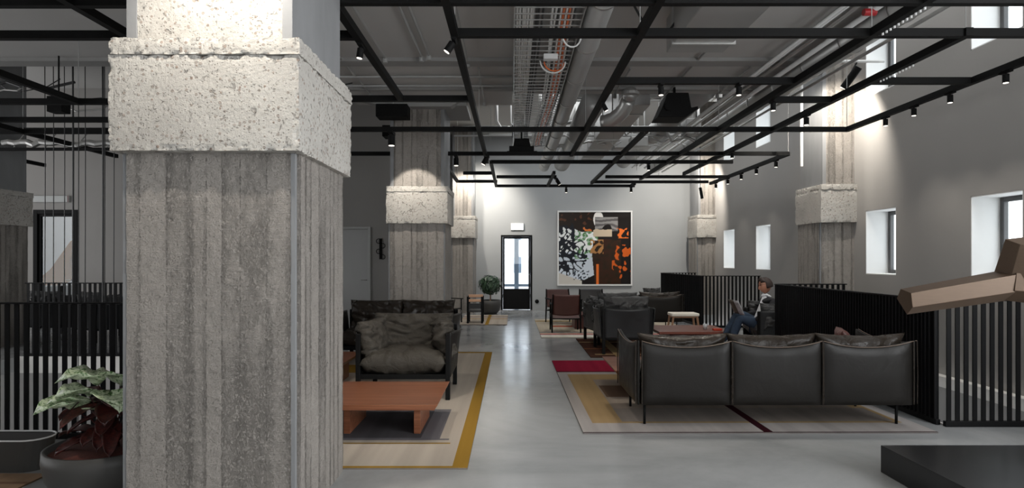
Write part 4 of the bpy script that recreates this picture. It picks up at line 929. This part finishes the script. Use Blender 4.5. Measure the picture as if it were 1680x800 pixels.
b = MB(); beam(b, W3(1720, 480, 3.8), Vector((.72, -.25, 0)), .12, .16, .2); beam(b, W3(1650, 465, 3.85), W3(1735, 470, 3.8), .10, .12, .3); b.build('standing_leg', 'sculpt', t, bevel=.002)

# ---------------------------------------------------------------- the seated man
t = thing('person', 'man in black jacket and jeans reading a magazine in the armchair behind the sofa', 'person', (3.95, 9.62, -.04))
def skin(joints, edges, root):
    me = bpy.data.meshes.new('sk'); me.from_pydata([j[:3] for j in joints], edges, []); o = bpy.data.objects.new('sk', me); C.objects.link(o)
    o.modifiers.new('s', 'SKIN'); sv = me.skin_vertices[0].data
    for k, j in enumerate(joints): sv[k].radius = (j[3], j[4] if len(j) > 4 else j[3]); sv[k].use_root = (k == root)
    o.modifiers.new('ss', 'SUBSURF').levels = 2
    dg = bpy.context.evaluated_depsgraph_get(); ev = o.evaluated_get(dg); m2 = bpy.data.meshes.new_from_object(ev); bpy.data.objects.remove(o); return m2
# local frame: faces -X ; camera side is -Y
hip = (-.04, 0, .50); J = {}
body = [(.0, 0, .50, .13, .12), (.05, 0, .62, .12, .13), (.09, 0, .78, .12, .15), (.11, 0, .90, .10, .14), (.09, 0, .98, .055), (.06, 0, 1.05, .05),   #0-5 spine neck
        (-.02, -.09, .50, .09), (-.40, -.11, .62, .062), (-.50, -.12, .35, .05), (-.58, -.12, .11, .038),                                # 6-9 near leg
        (-.02, .09, .50, .09), (-.34, .10, .68, .062), (-.50, .06, .45, .05), (-.62, .02, .24, .038),                                   #10-13 far leg
        (.10, -.18, .89, .055), (.0, -.26, .66, .042), (-.20, -.16, .60, .033), (-.26, -.13, .62, .024),                                   #14-17 near arm
        (.10, .18, .89, .055), (.0, .26, .66, .042), (-.20, .12, .66, .033), (-.27, .10, .68, .024)]
E = [(0,1),(1,2),(2,3),(3,4),(4,5),(0,6),(6,7),(7,8),(8,9),(0,10),(10,11),(11,12),(12,13),(3,14),(14,15),(15,16),(16,17),(3,18),(18,19),(19,20),(20,21)]
bm = bmesh.new(); bm.from_mesh(skin(body, E, 0))
hc = Vector((.045, 0, 1.125))           # head
r = bmesh.ops.create_uvsphere(bm, u_segments=28, v_segments=20, radius=1)
for v in r['verts']:
    x, y, z = v.co; px = x*.098; py = y*.075; pz = z*.118
    if z < 0: px *= 1-.12*(-z); py *= 1-.28*(-z); px -= .012*(-z)
    if x < -.75 and abs(y) < .28 and -.45 < z < .18: px -= .024*(1-abs(y)/.28)*(1-max(0, z+.25)/.45)      # nose
    if x < -.7 and .1 < z < .3 and .15 < abs(y) < .5: px += .010                                           # eye sockets
    if x < -.7 and -.62 < z < -.5 and abs(y) < .35: px -= .006                                             # lips
    if x < -.6 and z < -.78: px -= .008
    if abs(y) > .93 and abs(z) < .3 and abs(x-.1) < .3: py *= 1.16                                         # ears
    v.co = hc+Matrix.Rotation(R(-14), 3, 'Y') @ Vector((px, py, pz))
for hx, hy, hz, sg in ((-.28, -.12, .62, -1), (-.29, .09, .68, 1)):        # hands with fingers
    r = bmesh.ops.create_cube(bm, size=1, matrix=Matrix.Translation((hx-.005, hy, hz)) @ Matrix.Diagonal((.115, .032, .08, 1)))
    mb = MB(); 
    for q in range(4):
        zz = hz+.03-.02*q; L = (.062, .07, .066, .052)[q]
        mb.tube([(hx-.05, hy, zz), (hx-.05-L*.55, hy-.006*sg, zz+.004), (hx-.05-L*.85, hy-.024*sg, zz)], [.0095, .009, .007], 8)
    mb.tube([(hx-.0, hy-.01*sg, hz+.035), (hx-.03, hy-.03*sg, hz+.055), (hx-.06, hy-.035*sg, hz+.05)], [.011, .010, .008], 8)
    tm = bpy.data.meshes.new('h'); mb.bm.to_mesh(tm); mb.bm.free(); bm.from_mesh(tm)
me = bpy.data.meshes.new('body'); bm.to_mesh(me); bm.free(); me.materials.append(MT['skin']); ob = bpy.data.objects.new('body', me); C.objects.link(ob); ob.parent = t
m = ob.modifiers.new('r', 'REMESH'); m.mode = 'VOXEL'; m.voxel_size = .0065; m.use_smooth_shade = True
dgm = bpy.data.meshes.new_from_object(ob.evaluated_get(bpy.context.evaluated_depsgraph_get())); ob.modifiers.clear(); ob.data = dgm
bmk = bmesh.new(); bmk.from_mesh(dgm); seen = set(); best = []
for v0 in bmk.verts:                      # keep the one connected skin surface
    if v0 in seen: continue
    st = [v0]; comp = []; seen.add(v0)
    while st:
        v = st.pop(); comp.append(v)
        for e in v.link_edges:
            q = e.other_vert(v)
            if q not in seen: seen.add(q); st.append(q)
    if len(comp) > len(best): best = comp
keep = set(best); print('body pieces kept', len(best), 'of', len(bmk.verts)); bmesh.ops.delete(bmk, geom=[v for v in bmk.verts if v not in keep], context='VERTS'); bmk.to_mesh(dgm); bmk.free()
def cloth(name, joints, edges, mat, sub=0):
    me = skin(joints, edges, 0); me.materials.clear(); me.materials.append(MT[mat]); me.polygons.foreach_set('use_smooth', [True]*len(me.polygons))
    for v in me.vertices:
        n1 = nz(v.co, 16, 3)*.007; v.co += v.normal*n1
    o = bpy.data.objects.new(name, me); C.objects.link(o); o.parent = t; return o
fat = lambda ids, add: [tuple(list(body[i][:3])+[r_+add for r_ in body[i][3:]]) for i in ids]
cloth('jeans', fat([0, 6, 7, 8, 9, 10, 11, 12, 13], .014), [(0,1),(1,2),(2,3),(3,4),(0,5),(5,6),(6,7),(7,8)], 'jeans')
jk = [(.035, 0, .56, .15, .14), (.08, 0, .70, .135, .15), (.11, 0, .84, .13, .16), (.12, 0, .92, .11, .15), (.11, -.18, .89, .075), (.01, -.27, .67, .058), (-.18, -.17, .61, .048), (.11, .18, .89, .075), (.01, .27, .67, .058), (-.18, .13, .66, .048)]
cloth('jacket', jk, [(0,1),(1,2),(2,3),(3,4),(4,5),(5,6),(3,7),(7,8),(8,9)], 'jacket')
MB().grid(lambda u, v: Vector((-.125+.16*v+.012*sin(pi*u)*-1+.10*(abs(2*u-1)**3)*.3, -.055+.11*u*(1-.1*v), .56+.42*v)), 8, 12).build('shirt', 'shirt', t, smooth=True, thick=.02)
MB().tube([(.10, -.075, .95), (.04, -.07, .985), (.0, -.0, .965), (.04, .07, .985), (.10, .075, .95)], .018, 8).build('shirt_collar', 'shirt', t, smooth=True)
bm = bmesh.new(); r = bmesh.ops.create_uvsphere(bm, u_segments=32, v_segments=20, radius=1)
for v in list(bm.verts):
    x, y, z = v.co
    if (z < .42 and x < -.25) or z < -.45 or (x < -.75 and z < .62): bm.verts.remove(v)
for v in bm.verts:
    x, y, z = v.co; k = 1.0+.09*nz((x*3, y*3, z*3), 1.5, 4); q = Vector((x*.112, y*.088, z*.13))*k
    if x < -.3 and z > .5: q.z += .02; q.x -= .008
    v.co = hc+Vector((.006, 0, .004))+Matrix.Rotation(R(-14), 3, 'Y') @ q
me = bpy.data.meshes.new('hair'); bm.to_mesh(me); bm.free(); me.materials.append(MT['hair']); me.polygons.foreach_set('use_smooth', [True]*len(me.polygons)); o = bpy.data.objects.new('hair', me); C.objects.link(o); o.parent = t; m = o.modifiers.new('s', 'SOLIDIFY'); m.thickness = .018
gl = MB(); 
for sy in (-1, 1):
    gl.tube([(-.065+hc.x-.028, sy*.032+.024*cos(a*pi/6), hc.z+.018+.018*sin(a*pi/6)) for a in range(13)], .003, 6); gl.tube([(-.092+hc.x, sy*.056, hc.z+.022), (hc.x+.01, sy*.078, hc.z+.03)], .003, 6)
gl.tube([(-.095+hc.x, -.008, hc.z+.02), (-.095+hc.x, .008, hc.z+.02)], .003, 6); gl.build('glasses', 'black', t)
for (x, y, z, tl) in ((-.58, -.12, 0, 0), (-.62, .02, .14, .5)):
    b = MB(); b.lathe([(0, 0), (.045, 0), (.05, .02), (.045, .05), (.03, .09), (0, .10)], 18)
    for v in b.bm.verts: 
        v.co.x = v.co.x*2.5-.06; 
        if v.co.x < -.08: v.co.z *= .6
    o = b.build('shoe', 'shoe', t, smooth=True, loc=(x, y, z)); o.rotation_euler = (0, tl, 0)
mg = thing('magazine', 'open printed magazine held up by the seated man', 'magazine', (3.60, 9.58, .64))
for sg in (-1, 1):
    MB().grid(lambda u, v, sg=sg: Vector((-.02-.10*v-.03*sin(pi*u), sg*(.005+.20*u), .0+.22*v)), 8, 6).build('page', 'paper' if sg < 0 else 'cover', mg, smooth=True, thick=.006)
